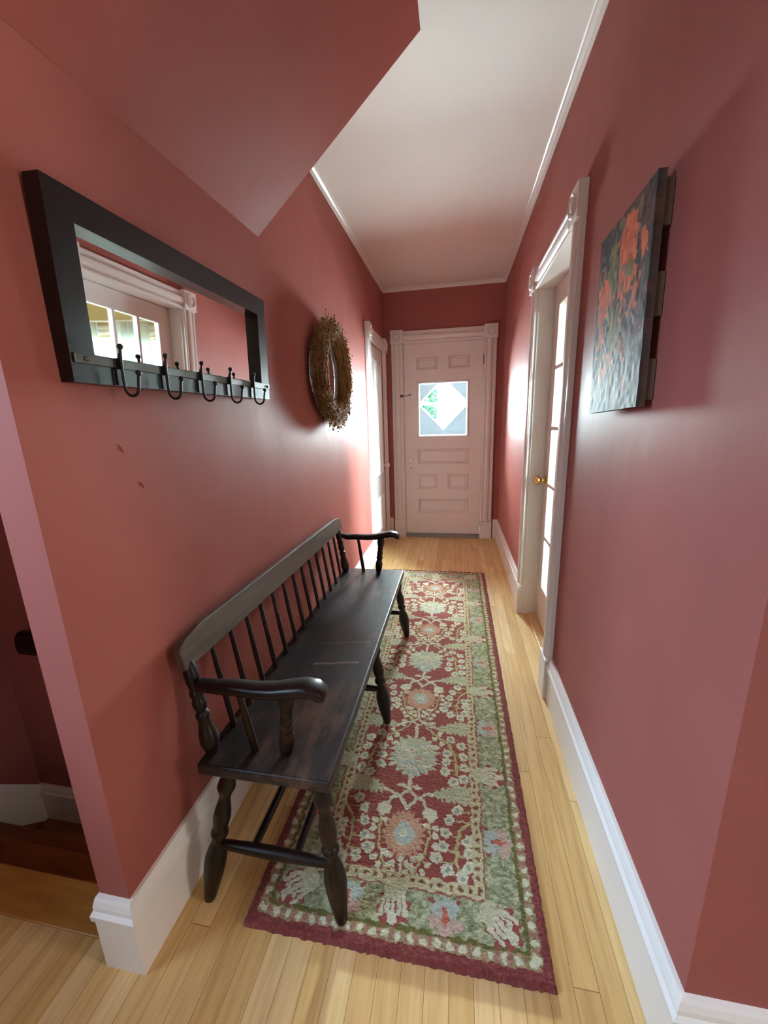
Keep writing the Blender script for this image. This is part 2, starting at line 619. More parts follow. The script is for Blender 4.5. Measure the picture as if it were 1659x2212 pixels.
# baseboards
BP = [(0, 0), (0.020, 0), (0.020, 0.155), (0.026, 0.160), (0.027, 0.176), (0.019, 0.183), (0.018, 0.194), (0.013, 0.207), (0.009, 0.213), (0, 0.214)]


def base(b, p0, p1, out, h=1.0):
    b.extrude([(w, z * h) for (w, z) in BP], p0, p1, out, (0, 0, 1))


def mitred(b, pts, outs, closed=False):
    """baseboard following a polyline of wall-corner points with mitred outside corners."""
    n = len(BP)
    vs, fs = [], []
    for p, (ox, oy) in zip(pts, outs):
        for (w, z) in BP:
            vs.append((p[0] + ox * w, p[1] + oy * w, p[2] + z))
    for s in range(len(pts) - 1):
        for j in range(n):
            k = (j + 1) % n
            fs.append((s * n + j, s * n + k, (s + 1) * n + k, (s + 1) * n + j))
    fs.append(tuple(range(n)))
    fs.append(tuple((len(pts) - 1) * n + i for i in range(n - 1, -1, -1)))
    b.add(vs, fs)


b = MB()
mitred(b, [(XLO, 0.592, 0), (XLO, YN, 0), (XL, YN, 0), (XL, 3.372, 0)], [(-0.35, 0), (-0.35, -1), (1, -1), (1, 0)])
struct(b.build('baseboard_left', 'white'), 'white baseboard with stepped cap under the mirror wall, wrapping the wall end', 'baseboard')
b = MB()
mitred(b, [(2.4, YNR, 0), (XR, YNR, 0), (XR, 1.695, 0)], [(0, -1), (-1, -1), (-1, 0)])
struct(b.build('baseboard_right', 'white'), 'white baseboard under the painting', 'baseboard')
b = MB()
mitred(b, [(XR, 2.665, 0), (XR, YB, 0), (0.39, YB, 0)], [(-1, 0), (-1, -1), (0, -1)])
struct(b.build('baseboard_far', 'white'), 'white baseboard in the far right corner beside the front door', 'baseboard')
b = MB()
base(b, (XL + 0.02, YB, 0), (-0.695, YB, 0), (0, -1, 0))
struct(b.build('baseboard_back', 'white'), 'short white baseboard between the closet and the front door', 'baseboard')

# crown moulding
CP = [(0, 0.0), (0.006, 0), (0.010, -0.004 + 0.008), (0.012, 0.012), (0.024, 0.020), (0.028, 0.026), (0.034, 0.028), (0.034, 0.034), (0, 0.034)]


def crown(name, p0, p1, out, label):
    b = MB()
    b.extrude(CP, p0, p1, out, (0, 0, 1))
    struct(b.build(name, 'white'), label, 'crown moulding')


crown('trim_1', (XL, 1.60, ZM), (XL, YB, ZM), (1, 0, 0), 'thin white crown moulding along the mirror wall')
crown('trim_2', (XR, YNR, ZM), (XR, YB, ZM), (-1, 0, 0), 'thin white crown moulding along the painting wall')
crown('trim_3', (XL, YB, ZM), (XR, YB, ZM), (0, -1, 0), 'thin white crown moulding over the front door')

# ------------------------------------------------------------------ doors
CAS = [(0, 0), (0, 0.018), (0.006, 0.022), (0.018, 0.022), (0.023, 0.014), (0.030, 0.014), (0.036, 0.024), (0.044, 0.029), (0.058, 0.031), (0.072, 0.029),
       (0.080, 0.024), (0.086, 0.014), (0.093, 0.014), (0.098, 0.022), (0.112, 0.022), (0.120, 0.018), (0.120, 0)]


def casing(parent, T, u0, u1, vtop, w=0.118, plinth=0.195, vb=0.0, wb=0.0):
    """reeded casing around an opening u0..u1, top vtop, in door space (u, v up, w out)."""
    k = w / 0.120
    prof = [(a * k, d) for a, d in CAS]
    for nm, (ua) in (('side_casing', u0 - w), ('side_casing', u1)):
        b = MB(T)
        b.extrude([(p[0], p[1]) for p in prof], (ua, vb + plinth, wb), (ua, vtop, wb), (1, 0, 0), (0, 0, 1))
        b.build(nm, 'white', parent)
        b = MB(T)
        b.box(ua - 0.003, ua + w + 0.003, vb, vb + plinth, wb, wb + 0.033)
        b.build('plinth_block', 'white', parent, bevel=0.002)
        b = MB(T)
        rs = w + 0.012
        b.box(ua - 0.006, ua + w + 0.006, vtop, vtop + rs, wb, wb + 0.036)
        o = b.build('corner_block', 'white', parent, bevel=0.002)
        b = MB(T)
        cu, cv = ua + w / 2, vtop + rs / 2
        b.lathe((cu, cv, wb + 0.0355), (cu, cv, wb + 0.0455), [(0, 0.044), (0.7, 0.042), (1.0, 0.037), (0.7, 0.031), (0.2, 0.029), (0.15, 0.024), (0.7, 0.020), (1.0, 0.012), (1.1, 0.004)], 28)
        b.build('rosette', 'white', o, smooth=True)
    b = MB(T)
    b.extrude([(p[0], p[1]) for p in prof], (u0 - 0.001, vtop, wb), (u1 + 0.001, vtop, wb), (0, 1, 0), (0, 0, 1))
    b.build('head_casing', 'white', parent)


def leaf_mesh(T, u0, u1, v0, v1, holes, w0, w1):
    """door leaf with rectangular holes (rails and stiles as one slab)."""
    us = sorted({u0, u1} | {h[0] for h in holes} | {h[1] for h in holes})
    vs = sorted({v0, v1} | {h[2] for h in holes} | {h[3] for h in holes})
    b = MB(T)
    idx = {}
    verts = []

    def V(u, v, w):
        k = (round(u, 5), round(v, 5), w)
        if k not in idx:
            idx[k] = len(verts)
            verts.append((u, v, w))
        return idx[k]
    solid = {}
    for i in range(len(us) - 1):
        for j in range(len(vs) - 1):
            cu, cv = (us[i] + us[i + 1]) / 2, (vs[j] + vs[j + 1]) / 2
            solid[i, j] = not any(h[0] < cu < h[1] and h[2] < cv < h[3] for h in holes)
    fs = []
    for (i, j), s in solid.items():
        if not s:
            continue
        a, c, d, e = us[i], us[i + 1], vs[j], vs[j + 1]
        fs.append((V(a, d, w1), V(c, d, w1), V(c, e, w1), V(a, e, w1)))
        fs.append((V(a, d, w0), V(a, e, w0), V(c, e, w0), V(c, d, w0)))
        for (di, dj, p, q) in ((-1, 0, (a, e), (a, d)), (1, 0, (c, d), (c, e)), (0, -1, (a, d), (c, d)), (0, 1, (c, e), (a, e))):
            if not solid.get((i + di, j + dj), False):
                fs.append((V(*p, w0), V(*q, w0), V(*q, w1), V(*p, w1)))
    b.add(verts, fs)
    return b


def panel(parent, T, h, wface, depth=0.018, raised=0.010, mat='white'):
    """recessed panel with a bolection moulding; h = outer moulding rectangle."""
    u0, u1, v0, v1 = h
    b = MB(T)
    b.ring_frame(u0 - 0.002, u1 + 0.002, v0 - 0.002, v1 + 0.002,
                 [(0, wface - 0.002), (0.001, wface + 0.004), (0.008, wface + raised), (0.014, wface + 0.004), (0.017, wface + 0.006), (0.023, wface - 0.006), (0.027, wface - depth), (0.004, wface - depth)])
    b.box(u0 + 0.001, u1 - 0.001, v0 + 0.001, v1 - 0.001, wface - depth - 0.006, wface - depth)
    if min(u1 - u0, v1 - v0) > 0.1:
        b.frustum(u0 + 0.026, u1 - 0.026, v0 + 0.026, v1 - 0.026, wface - depth, 0.012, wface - depth + 0.004)
    b.build('panel', mat, parent)


# --- front door (end wall)
d1 = empty('door_1', ((DX0 + DX1) / 2, YB, 0))
struct(d1, 'white paneled front door with a square window at the end of the hallway', 'door')
ox = (DX0 + DX1) / 2
T1 = lambda u, v, w: (u - ox, -w, v)
casing(d1, T1, DX0 - 0.012, DX1 + 0.005, 2.046, w=0.118, plinth=0.195)
b = MB(T1)     # jamb
b.box(DX0 - 0.010, DX0 - 0.002, 0, DZ1 + 0.008, -0.10, 0.002).box(DX1 + 0.002, DX1 + 0.010, 0, DZ1 + 0.008, -0.10, 0.002).box(DX0 - 0.010, DX1 + 0.010, DZ1 + 0.002, DZ1 + 0.010, -0.10, 0.002)
b.build('jamb', 'white', d1)
b = MB(T1)
b.box(DX0 - 0.012, DX1 + 0.012, 0.0, 0.036, -0.10, 0.024)
tag(b.build('threshold', 'grey', d1, bevel=0.003), 'grey painted threshold')
pan = [(-0.421, -0.207, 1.783, 1.905), (-0.100, 0.116, 1.783, 1.908), (-0.418, 0.121, 0.815, 0.980), (-0.417, -0.206, 0.547, 0.710), (-0.098, 0.121, 0.549, 0.711), (-0.416, 0.124, 0.276, 0.436)]
gl = (-0.416, 0.118, 1.103, 1.672)
b = leaf_mesh(T1, DX0, DX1, DZ0, DZ1, pan + [gl], -0.046, -0.006)
lf = b.build('leaf', 'white', d1)
for h in pan:
    panel(lf, T1, h, -0.006)
b = MB(T1)
b.ring_frame(gl[0] - 0.002, gl[1] + 0.002, gl[2] - 0.002, gl[3] + 0.002, [(0, -0.008), (0.002, 0.002), (0.012, 0.006), (0.018, -0.002), (0.024, -0.012), (0.026, -0.040), (0.001, -0.040)])
b.build('window_moulding', 'white', lf)
b = MB(T1)
b.box(gl[0] + 0.02, gl[1] - 0.02, gl[2] + 0.02, gl[3] - 0.02, -0.030, -0.026)
tag(b.build('pane', 'glass', lf), 'clear glass pane')
kx, kz = -0.487, 0.862
b = MB(T1)
b.box(kx - 0.024, kx + 0.024, kz - 0.115, kz + 0.045, -0.006, -0.002)
ep = b.build('escutcheon', 'white', lf, bevel=0.002)
b = MB(T1)
b.lathe((kx, kz - 0.083, -0.0025), (kx, kz - 0.083, -0.001), [(0, 0.006), (1, 0.006)], 12).box(kx - 0.0025, kx + 0.0025, kz - 0.1, kz - 0.083, -0.0025, -0.001)
b.build('keyhole', 'iron', ep)
b = MB(T1)
b.lathe((kx, kz, -0.004), (kx, kz, 0.060), [(0, 0.019), (0.08, 0.019), (0.12, 0.010), (0.35, 0.010), (0.42, 0.018), (0.55, 0.027), (0.75, 0.029), (0.92, 0.022), (1.0, 0.008)], 20)
tag(b.build('knob', 'porcelain', lf, smooth=True), 'white porcelain knob')
b = MB(T1)
b.lathe((DX0 + 0.055, 1.545, -0.006), (DX0 + 0.055, 1.545, 0.010), [(0, 0.004), (0.6, 0.004), (0.7, 0.010), (1, 0.008)], 12)
b.tube([(DX0 + 0.05, 1.545, 0.002), (DX0 + 0.02, 1.538, 0.004), (DX0 - 0.012, 1.535, 0.006), (DX0 - 0.03, 1.535, 0.026)], 0.003)
b.box(DX0 - 0.045, DX0 - 0.012, 1.522, 1.548, 0.020, 0.026)
tag(b.build('latch_hook', 'steel', lf, smooth=True), 'small metal latch hook')
for hz in (1.86, 0.33):
    b = MB(T1)
    b.lathe((DX1 + 0.003, hz - 0.045, 0.0), (DX1 + 0.003, hz + 0.045, 0.0), [(0, 0.007), (0.3, 0.007), (0.31, 0.0055), (0.33, 0.007), (0.66, 0.007), (0.67, 0.0055), (0.69, 0.007), (1, 0.007)], 12)
    b.build('hinge', 'steel' if hz > 1 else 'white', d1)

# --- closet door (left wall)
d2 = empty('door_2', (XL, (CY0 + CY1) / 2, 0))
struct(d2, 'white closet door on the mirror wall next to the front door', 'door')
oy2 = (CY0 + CY1) / 2
T2 = lambda u, v, w: (w, u - oy2, v)
casing(d2, T2, CY0 - 0.006, CY1 + 0.006, 1.962, w=0.112, plinth=0.19)
pan = [(3.60, 3.79, 0.76, 1.84), (3.84, 4.03, 0.76, 1.84), (3.60, 3.79, 0.20, 0.55), (3.84, 4.03, 0.20, 0.55)]
b = leaf_mesh(T2, CY0, CY1, 0.012, CZ, pan, -0.04, -0.006)
lf2 = b.build('leaf', 'white', d2)
for h in pan:
    panel(lf2, T2, h, -0.006)
b = MB(T2)
b.lathe((4.065, 0.835, -0.006), (4.065, 0.835, 0.062), [(0, 0.02), (0.08, 0.02), (0.12, 0.010), (0.4, 0.010), (0.5, 0.02), (0.65, 0.028), (0.82, 0.027), (0.95, 0.018), (1, 0.006)], 20)
tag(b.build('knob', 'porcelain', lf2, smooth=True), 'white porcelain knob')
for hz in (1.72, 0.3):
    b = MB(T2)
    b.lathe((CY0 + 0.002, hz - 0.04, 0.0), (CY0 + 0.002, hz + 0.04, 0.0), [(0, 0.006), (1, 0.006)], 10)
    b.build('hinge', 'white', d2)

# --- glazed door (right wall)
d3 = empty('door_3', (XR, (FY0 + FY1) / 2, 0))
struct(d3, 'white fifteen-pane glazed door set deep in the painting wall', 'door')
oy3 = (FY0 + FY1) / 2
T3 = lambda u, v, w: (-w, u - oy3, v)
casing(d3, T3, FY0 + 0.002, FY1 - 0.002, 1.985, w=0.106, plinth=0.20)
b = MB(T3)
b.box(FY0, FY0 + 0.012, 0, FZ, -0.145, 0.001).box(FY1 - 0.012, FY1, 0, FZ, -0.145, 0.001).box(FY0, FY1, 1.985, FZ, -0.145, 0.001)
b.box(FY0 + 0.012, FY0 + 0.024, 0, 1.985, -0.145, -0.128).box(FY1 - 0.024, FY1 - 0.012, 0, 1.985, -0.145, -0.128).box(FY0 + 0.012, FY1 - 0.012, 1.973, 1.985, -0.145, -0.128)
b.build('jamb', 'white', d3)
b = MB(T3)
b.box(FY0 + 0.012, FY1 - 0.012, 0.0, 0.012, -0.145, -0.035)
b.build('sill_strip', 'floor', d3, bevel=0.003)
fu0, fu1, fv0, fv1 = FY0 + 0.014, FY1 - 0.014, 0.016, 1.983
WF = -0.088
st = 0.105
mu = 0.020
gw = (fu1 - fu0 - 2 * st - 2 * mu) / 3
gz0, gz1 = 0.245, 1.875
gh = (gz1 - gz0 - 4 * mu) / 5
holes = []
for i in range(3):
    for j in range(5):
        a = fu0 + st + i * (gw + mu)
        c = gz0 + j * (gh + mu)
        holes.append((a, a + gw, c, c + gh))
b = leaf_mesh(T3, fu0, fu1, fv0, fv1, holes, WF - 0.032, WF)
lf3 = b.build('leaf', 'white', d3, bevel=0.004)
for h in holes:
    b = MB(T3)
    b.box(h[0] - 0.001, h[1] + 0.001, h[2] - 0.001, h[3] + 0.001, WF - 0.024, WF - 0.020)
    b.build('pane', 'glass', lf3)
b = MB(T3)
ku, kv = fu1 - 0.045, 0.915
b.lathe((ku, kv, WF), (ku, kv, WF + 0.062), [(0, 0.030), (0.06, 0.030), (0.10, 0.022), (0.14, 0.010), (0.4, 0.009), (0.5, 0.016), (0.62, 0.026), (0.8, 0.027), (0.94, 0.018), (1, 0.006)], 20)
tag(b.build('knob', 'brass', lf3, smooth=True), 'polished brass knob')

# ------------------------------------------------------------------ stairs going down behind the partition
stw = empty('stairs', (-1.41, 0.60, 0))
struct(stw, 'brown wooden stairs going down behind the partition at left', 'stairs')
ST = shift((-1.41, 0.60, 0))
M = NT('stair_wood')
v_ = M.coords((1.2, 9, 9))
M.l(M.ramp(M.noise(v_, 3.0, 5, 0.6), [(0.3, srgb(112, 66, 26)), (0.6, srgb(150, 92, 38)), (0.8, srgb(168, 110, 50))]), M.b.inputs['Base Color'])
M.b.inputs['Roughness'].default_value = 0.4
MAT['stair'] = M.m
M = NT('landing_wood')
v_ = M.coords((1.5, 12, 12))
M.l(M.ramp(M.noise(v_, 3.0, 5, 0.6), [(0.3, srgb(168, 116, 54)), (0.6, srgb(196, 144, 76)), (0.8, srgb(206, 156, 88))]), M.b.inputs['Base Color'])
M.b.inputs['Roughness'].default_value = 0.36
MAT['landing'] = M.m
b = MB(ST)
b.box(-1.99, XLO, 0.593, 0.703, -0.045, 0.0005)
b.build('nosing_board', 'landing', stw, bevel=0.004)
ys = [0.703, 0.880, 1.045, 1.235]
for i, z in enumerate((-0.19, -0.38, -0.57)):
    b = MB(ST)
    b.box(-1.99, XLO, ys[i] - 0.03, ys[i + 1] + (0 if i == 2 else 0), z - 0.03, z)
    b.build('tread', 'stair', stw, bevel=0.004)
    b = MB(ST)
    b.box(-1.99, XLO, ys[i] - 0.03, ys[i] - 0.012, z, z + 0.19 - 0.03 - (0.015 if i == 0 else 0))
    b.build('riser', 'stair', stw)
b = MB()
b.extrude([(w, z * 0.9) for (w, z) in BP], (-1.99, 1.235, -0.57), (XLO, 1.235, -0.57), (0, -1, 0), (0, 0, 1))
struct(b.build('baseboard_stair', 'white'), 'white baseboard at the foot of the stairs', 'baseboard')
b = MB()
sk = [(-1.99, 0.60, -0.02), (-1.99, 0.60, 0.20), (-1.99, 0.72, 0.18), (-1.99, 1.2325, -0.385), (-1.99, 1.2325, -0.60)]
b.prism(sk, (0.018, 0, 0))
struct(b.build('trim_stair', 'white'), 'white sloping stair skirt on the wall left of the stairs', 'stair skirt')
hr = empty('stair_handrail', (-1.375, 1.19, 0.43))
tag(hr, 'dark handrail end on the wall beyond the partition at far left', 'handrail')
b = MB()
b.extrude([(-0.022, -0.045), (0.022, -0.045), (0.030, -0.015), (0.026, 0.030), (0.012, 0.052), (-0.012, 0.052), (-0.026, 0.030), (-0.030, -0.015)], (-0.43, 0, 0), (0.48, 0, 0), (0, 1, 0), (0, 0, 1))
b.build('rail', 'black', hr, bevel=0.006)
b = MB()
b.tube([(-0.2, 0.043, -0.05), (-0.2, 0.0, -0.05), (-0.2, 0.0, -0.03)], 0.009, 8)
b.build('bracket', 'iron', hr)

# ------------------------------------------------------------------ room behind the glazed door
b = MB()
b.box(XRO, 1.55, 3.6, 3.68, 0, ZC).box(2.40, 3.48, 3.6, 3.68, 0, ZC).box(1.55, 2.40, 3.6, 3.68, 0, 0.75).box(1.55, 2.40, 3.6, 3.68, 2.0, ZC)
b.box(3.4, 3.48, YNR, 3.6, 0, ZC)
b.box(XRO, 3.4, YNR + 0.081, YNR + 0.10, 0, ZC)
b.box(XRO, XRO + 0.006, YNR + 0.10, FY0 - 0.12, 0, ZC).box(XRO, XRO + 0.006, FY1 + 0.12, 3.6, 0, ZC).box(XRO, XRO + 0.006, FY0 - 0.12, FY1 + 0.12, FZ + 0.12, ZC)
struct(b.build('wall_parlor', 'cream'), 'cream walls of the room seen through the glazed door and in the mirror', 'wall')
b = MB()
b.box(XRO, 3.48, YNR + 0.08, 3.68, ZC, ZC + 0.08)
struct(b.build('ceiling_parlor', 'ceiling'), 'ceiling of the room behind the glazed door', 'ceiling')
w1 = empty('window_1', (1.975, 3.6, 0.75))
struct(w1, 'white sash window between white curtains reflected in the mirror', 'window')
T4 = lambda u, v, w: (u - 1.975, -w, v - 0.75)
b = MB(T4)
b.ring_frame(1.46, 2.49, 0.66, 2.10, [(0, 0), (0, 0.02), (0.02, 0.026), (0.04, 0.016), (0.06, 0.026), (0.085, 0.02), (0.085, 0)])
b.build('frame', 'white', w1)
for nm, z0, z1, w in (('sash', 1.34, 1.99, -0.05), ('sash', 0.76, 1.38, -0.03)):
    b = MB(T4)
    b.ring_frame(1.556, 2.394, z0, z1, [(0, w), (0, w + 0.02), (0.04, w + 0.02), (0.04, w)])
    s = b.build(nm, 'white', w1)
    b = MB(T4)
    b.box(1.59, 2.36, z0 + 0.035, z1 - 0.035, w + 0.008, w + 0.012)
    b.build('pane', 'glass', s)
b = MB(T4)
for k in range(4):
    b.box(1.56, 2.39, 1.90 + k * 0.026, 1.918 + k * 0.026, -0.02, 0.004)
b.build('raised_blind', 'white', w1)
for nm, x0, x1, lab in (('window_curtain', 1.58, 1.95, 'white voile curtain, the fuller one to the right of the reflected window'), ('window_curtain', 2.17, 2.55, 'white voile curtain at the left of the reflected window')):
    vs, fs = [], []
    n = 60
    for j, z in enumerate((0.3, 1.2, 2.12)):
        for i in range(n + 1):
            t = i / n
            vs.append((x0 + (x1 - x0) * t - (x0 + x1) / 2, 0.022 * math.sin(t * 2 * PI * 5) + 0.006 * math.sin(t * 31), z - 0.3))
    for j in range(2):
        for i in range(n):
            a = j * (n + 1) + i
            fs.append((a, a + 1, a + n + 2, a + n + 1))
    b = MB()
    b.add(vs, fs)
    c = b.build(nm, 'curtain', smooth=False)
    c.location = ((x0 + x1) / 2, 3.53, 0.3)
    sd = c.modifiers.new('thickness', 'SOLIDIFY')
    sd.thickness = 0.002
    tag(c, lab, 'curtain', 'curtains at the reflected window')
b = MB()
b.tube([(1.30, 3.53, 2.13), (2.62, 3.53, 2.13)], 0.010, 10)
b.ball((1.29, 3.53, 2.13), 0.02).ball((2.63, 3.53, 2.13), 0.02)
b.tube([(1.34, 3.53, 2.125), (1.34, 3.60, 2.125)], 0.006, 8).tube([(2.58, 3.53, 2.125), (2.58, 3.60, 2.125)], 0.006, 8)
tag(b.build('curtain_rod', 'white', smooth=True), 'white rod carrying the curtains in the room behind the glazed door', 'curtain rod')

# ------------------------------------------------------------------ outside the front door
do = empty('door_4', (-0.16, YB + 0.50, 0))
struct(do, 'blue grey outer door with a bright diamond window beyond the front door glass', 'door')
dcx, dcz, dr = -0.160, 1.458, 0.300
TO = lambda u, v, w: (u + 0.16, -w, v)
b = MB(TO)
R4 = [(-0.95, -0.02), (0.63, -0.02), (0.63, 2.25), (-0.95, 2.25)]
D4 = [(dcx, dcz - dr), (dcx + dr, dcz), (dcx, dcz + dr), (dcx - dr, dcz)]
vs = []
for w in (0.0, -0.035):
    vs += [(u, v, w) for u, v in R4] + [(u, v, w) for u, v in D4]
fs = []
ringf = [(0, 1, 5, 4), (1, 2, 6, 5), (2, 3, 7, 6), (3, 0, 4, 7)]
# corner i of rectangle lies between diamond points: use triangles
tri = [(0, 1, 4), (1, 5, 4), (1, 2, 5), (2, 6, 5), (2, 3, 6), (3, 7, 6), (3, 0, 7), (0, 4, 7)]
for t in tri:
    fs.append(t)
    fs.append(tuple(8 + i for i in reversed(t)))
for i in range(4):
    k = (i + 1) % 4
    fs.append((4 + i, 4 + k, 12 + k, 12 + i))
    fs.append((i, 8 + i, 8 + k, k))
b.add(vs, fs)
ol = b.build('leaf', 'bluegrey', do)
b = MB(TO)
for i in range(4):
    p, q = D4[i], D4[(i + 1) % 4]
    c = (dcx, dcz)
    pi = (p[0] + (c[0] - p[0]) * 0.085, p[1] + (c[1] - p[1]) * 0.085)
    qi = (q[0] + (c[0] - q[0]) * 0.085, q[1] + (c[1] - q[1]) * 0.085)
    b.prism([(p[0], p[1], 0.004), (q[0], q[1], 0.004), (qi[0], qi[1], 0.004), (pi[0], pi[1], 0.004)], (0, 0, -0.04))
b.build('diamond_frame', 'siding', ol)
b = MB()
b.box(-3.5, 3.5, YB + 0.12, YB + 12.0, -0.15, -0.06)
struct(b.build('floor_porch', 'concrete'), 'pale porch ground outside the front door', 'ground')
b = MB()
b.box(-0.97, -0.93, YB + 0.12, YB + 0.50, -0.06, 2.30).box(0.60, 0.64, YB + 0.12, YB + 0.50, -0.06, 2.30).box(-0.97, 0.64, YB + 0.12, YB + 0.535, 2.30, 2.36)
struct(b.build('wall_light_block', 'bluegrey'), 'blue grey unseen sides and roof added outside the front door to block sky light', 'wall')  # unseen enclosure, added to keep sky light off the outer door's inner face
# porch rail and post, tree
pr = empty('porch_railing', (-0.55, YB + 1.0, -0.06))
tag(pr, 'white porch rail and post seen through the diamond window', 'railing')
b = MB()
b.box(-0.24, 0.60, -0.02, 0.02, 1.525, 1.56)
b.build('rail', 'siding', pr)
b = MB()
b.box(0.30, 0.36, -0.03, 0.03, 0, 2.4)
b.build('post', 'siding', pr)
b = MB()
b.box(-0.80, -0.74, -0.03, 0.03, 0, 2.4)
b.build('post', 'siding', pr)
tr = empty('garden_tree', (-1.06, YB + 6.6, -0.06))
tag(tr, 'green tree in the garden seen at the left of the diamond window', 'tree')
b = MB()
b.tube([(0, 0, 0), (0.02, 0, 0.9), (-0.04, 0, 1.9)], [0.09, 0.07, 0.04], 10)
b.build('trunk', 'bark', tr, smooth=True)
b = MB()
for k in range(8000):
    a, z, r = random.uniform(0, 2 * PI), random.uniform(0.5, 2.9), random.uniform(0, 1) ** 0.5
    R = 0.55 * math.sin(PI * (z - 0.35) / 2.75) ** 0.6
    c = Vector((R * r * math.cos(a), R * r * math.sin(a), z))
    d = Vector((random.gauss(0, 1), random.gauss(0, 1), random.gauss(0, 1))).normalized()
    e = d.cross(Vector((0.3, 0.5, 0.8))).normalized()
    s = random.uniform(0.03, 0.055)
    b.add([c - d * s, c + e * s * 0.5, c + d * s, c - e * s * 0.5], [(0, 1, 2, 3)])
b.build('foliage', 'leaf', tr)
hs = empty('neighbour_house', (0.6, YB + 9.5, -0.1))
tag(hs, 'white house across the street seen through the diamond window', 'house')
b = MB()
b.box(-1.0, 2.4, 0, 2.0, 0, 3.6)
b.build('wall', 'siding', hs)
b = MB()
b.prism([(-1.15, -0.15, 3.6), (2.55, -0.15, 3.6), (0.7, -0.15, 4.9)], (0, 2.3, 0))
b.build('roof', 'grey', hs)

# ------------------------------------------------------------------ bench
bl = (-0.48, 1.45, 0.0)
bench = empty('wooden_bench', bl)
tag(bench, 'long black deacon bench with spindle back and worn seat along the mirror wall', 'bench')
TB = shift(bl)
LEGP = [(0, .017), (.05, .017), (.085, .022), (.12, .0245), (.155, .019), (.18, .0155), (.22, .0155), (.29, .021), (.35, .0235), (.41, .0205), (.44, .0175), (.455, .022), (.475, .0235), (.495, .021), (.51, .016),
        (.55, .018), (.60, .0245), (.66, .029), (.71, .0295), (.80, .0265), (.92, .020), (.985, .0165), (1, .0145)]
RZ = 0.0172     # rug top under the front legs
legs = []
for fy, ty in ((0.724, 0.772), (1.431, 1.436), (2.133, 2.095)):
    for (fx, tx, fz) in ((-0.284, -0.333, RZ), (-0.672, -0.590, 0.0)):
        b = MB(TB)
        b.lathe((tx, ty, 0.402), (fx, fy, fz), LEGP, 16)
        b.build('leg', 'black', bench, smooth=True)
        legs.append(((tx, ty, 0.402), (fx, fy, fz)))


def at_z(leg, z):
    (a, c) = leg
    t = (a[2] - z) / (a[2] - c[2])
    return tuple(a[i] + (c[i] - a[i]) * t for i in range(3))


for k in range(3):
    p, q = at_z(legs[2 * k], 0.178), at_z(legs[2 * k + 1], 0.178)
    b = MB(TB)
    b.lathe(p, q, [(0, .010), (.1, .0125), (.3, .015), (.5, .0165), (.7, .015), (.9, .0125), (1, .010)], 12)
    b.build('side_stretcher', 'black', bench, smooth=True)
for x in (-0.530, -0.408):
    b = MB(TB)
    b.lathe((x, 0.752, 0.178), (x, 2.112, 0.178), [(0, .010), (.03, .011), (.5, .012), (.97, .011), (1, .010)], 12)
    b.build('long_stretcher', 'black', bench, smooth=True)
b = MB(TB)
b.box(-0.665, -0.298, 0.746, 2.160, 0.401, 0.435)
b.build('seat', 'seat', bench, bevel=0.006, seg=3)
# back posts
POST = [(0, .013), (.05, .020), (.13, .0255), (.24, .0225), (.36, .0145), (.395, .0185), (.43, .0185), (.46, .0135), (.50, .0175), (.56, .0195), (.60, .015), (.63, .0185), (.665, .0185), (.70, .0145), (.78, .0195), (.88, .0195), (.95, .016), (1, .012)]
for (p, q) in (((-0.645, 0.792, 0.434), (-0.707, 0.826, 0.686)), ((-0.634, 2.098, 0.434), (-0.707, 2.205, 0.672))):
    b = MB(TB)
    b.lathe(p, q, POST, 16)
    b.build('back_post', 'black', bench, smooth=True)
for i in range(13):
    t = i / 12
    p = (-0.640, 0.889 + (2.012 - 0.889) * t, 0.434)
    q = (-0.7045, 0.922 + (2.098 - 0.922) * t, 0.690 - 0.014 * t)
    b = MB(TB)
    b.lathe(p, q, [(0, .0082), (.4, .0086), (.8, .0072), (1, .0066)], 10)
    b.build('spindle', 'black', bench, smooth=True)
# top rail: outline in y/z, leaning back
outl = [(0.800, 0.672), (0.797, 0.722), (0.803, 0.738), (0.822, 0.748), (0.862, 0.755), (0.896, 0.760), (0.915, 0.7605), (2.135, 0.740), (2.160, 0.738), (2.200, 0.732), (2.235, 0.724), (2.252, 0.712), (2.258, 0.698), (2.258, 0.650)]
fr_ = lambda z: -0.692 - (z - 0.66) * 0.14
b = MB(TB)
fpts = [(fr_(z), y, z) for y, z in outl]
b.prism(fpts, (-0.021, 0, -0.003))
M = NT('rail_painted_sheen')  # reflection of the bright glazed door put into the rail's base colour
v_ = M.coords((10, 1.5, 10))
M.l(M.ramp(M.noise(v_, 4.0, 5, 0.6), [(0.3, srgb(68, 59, 54)), (0.6, srgb(88, 76, 68)), (0.85, srgb(106, 90, 78))]), M.b.inputs['Base Color'])
M.b.inputs['Roughness'].default_value = 0.34
MAT['rail'] = M.m
b.build('top_rail', 'rail', bench, bevel=0.003)


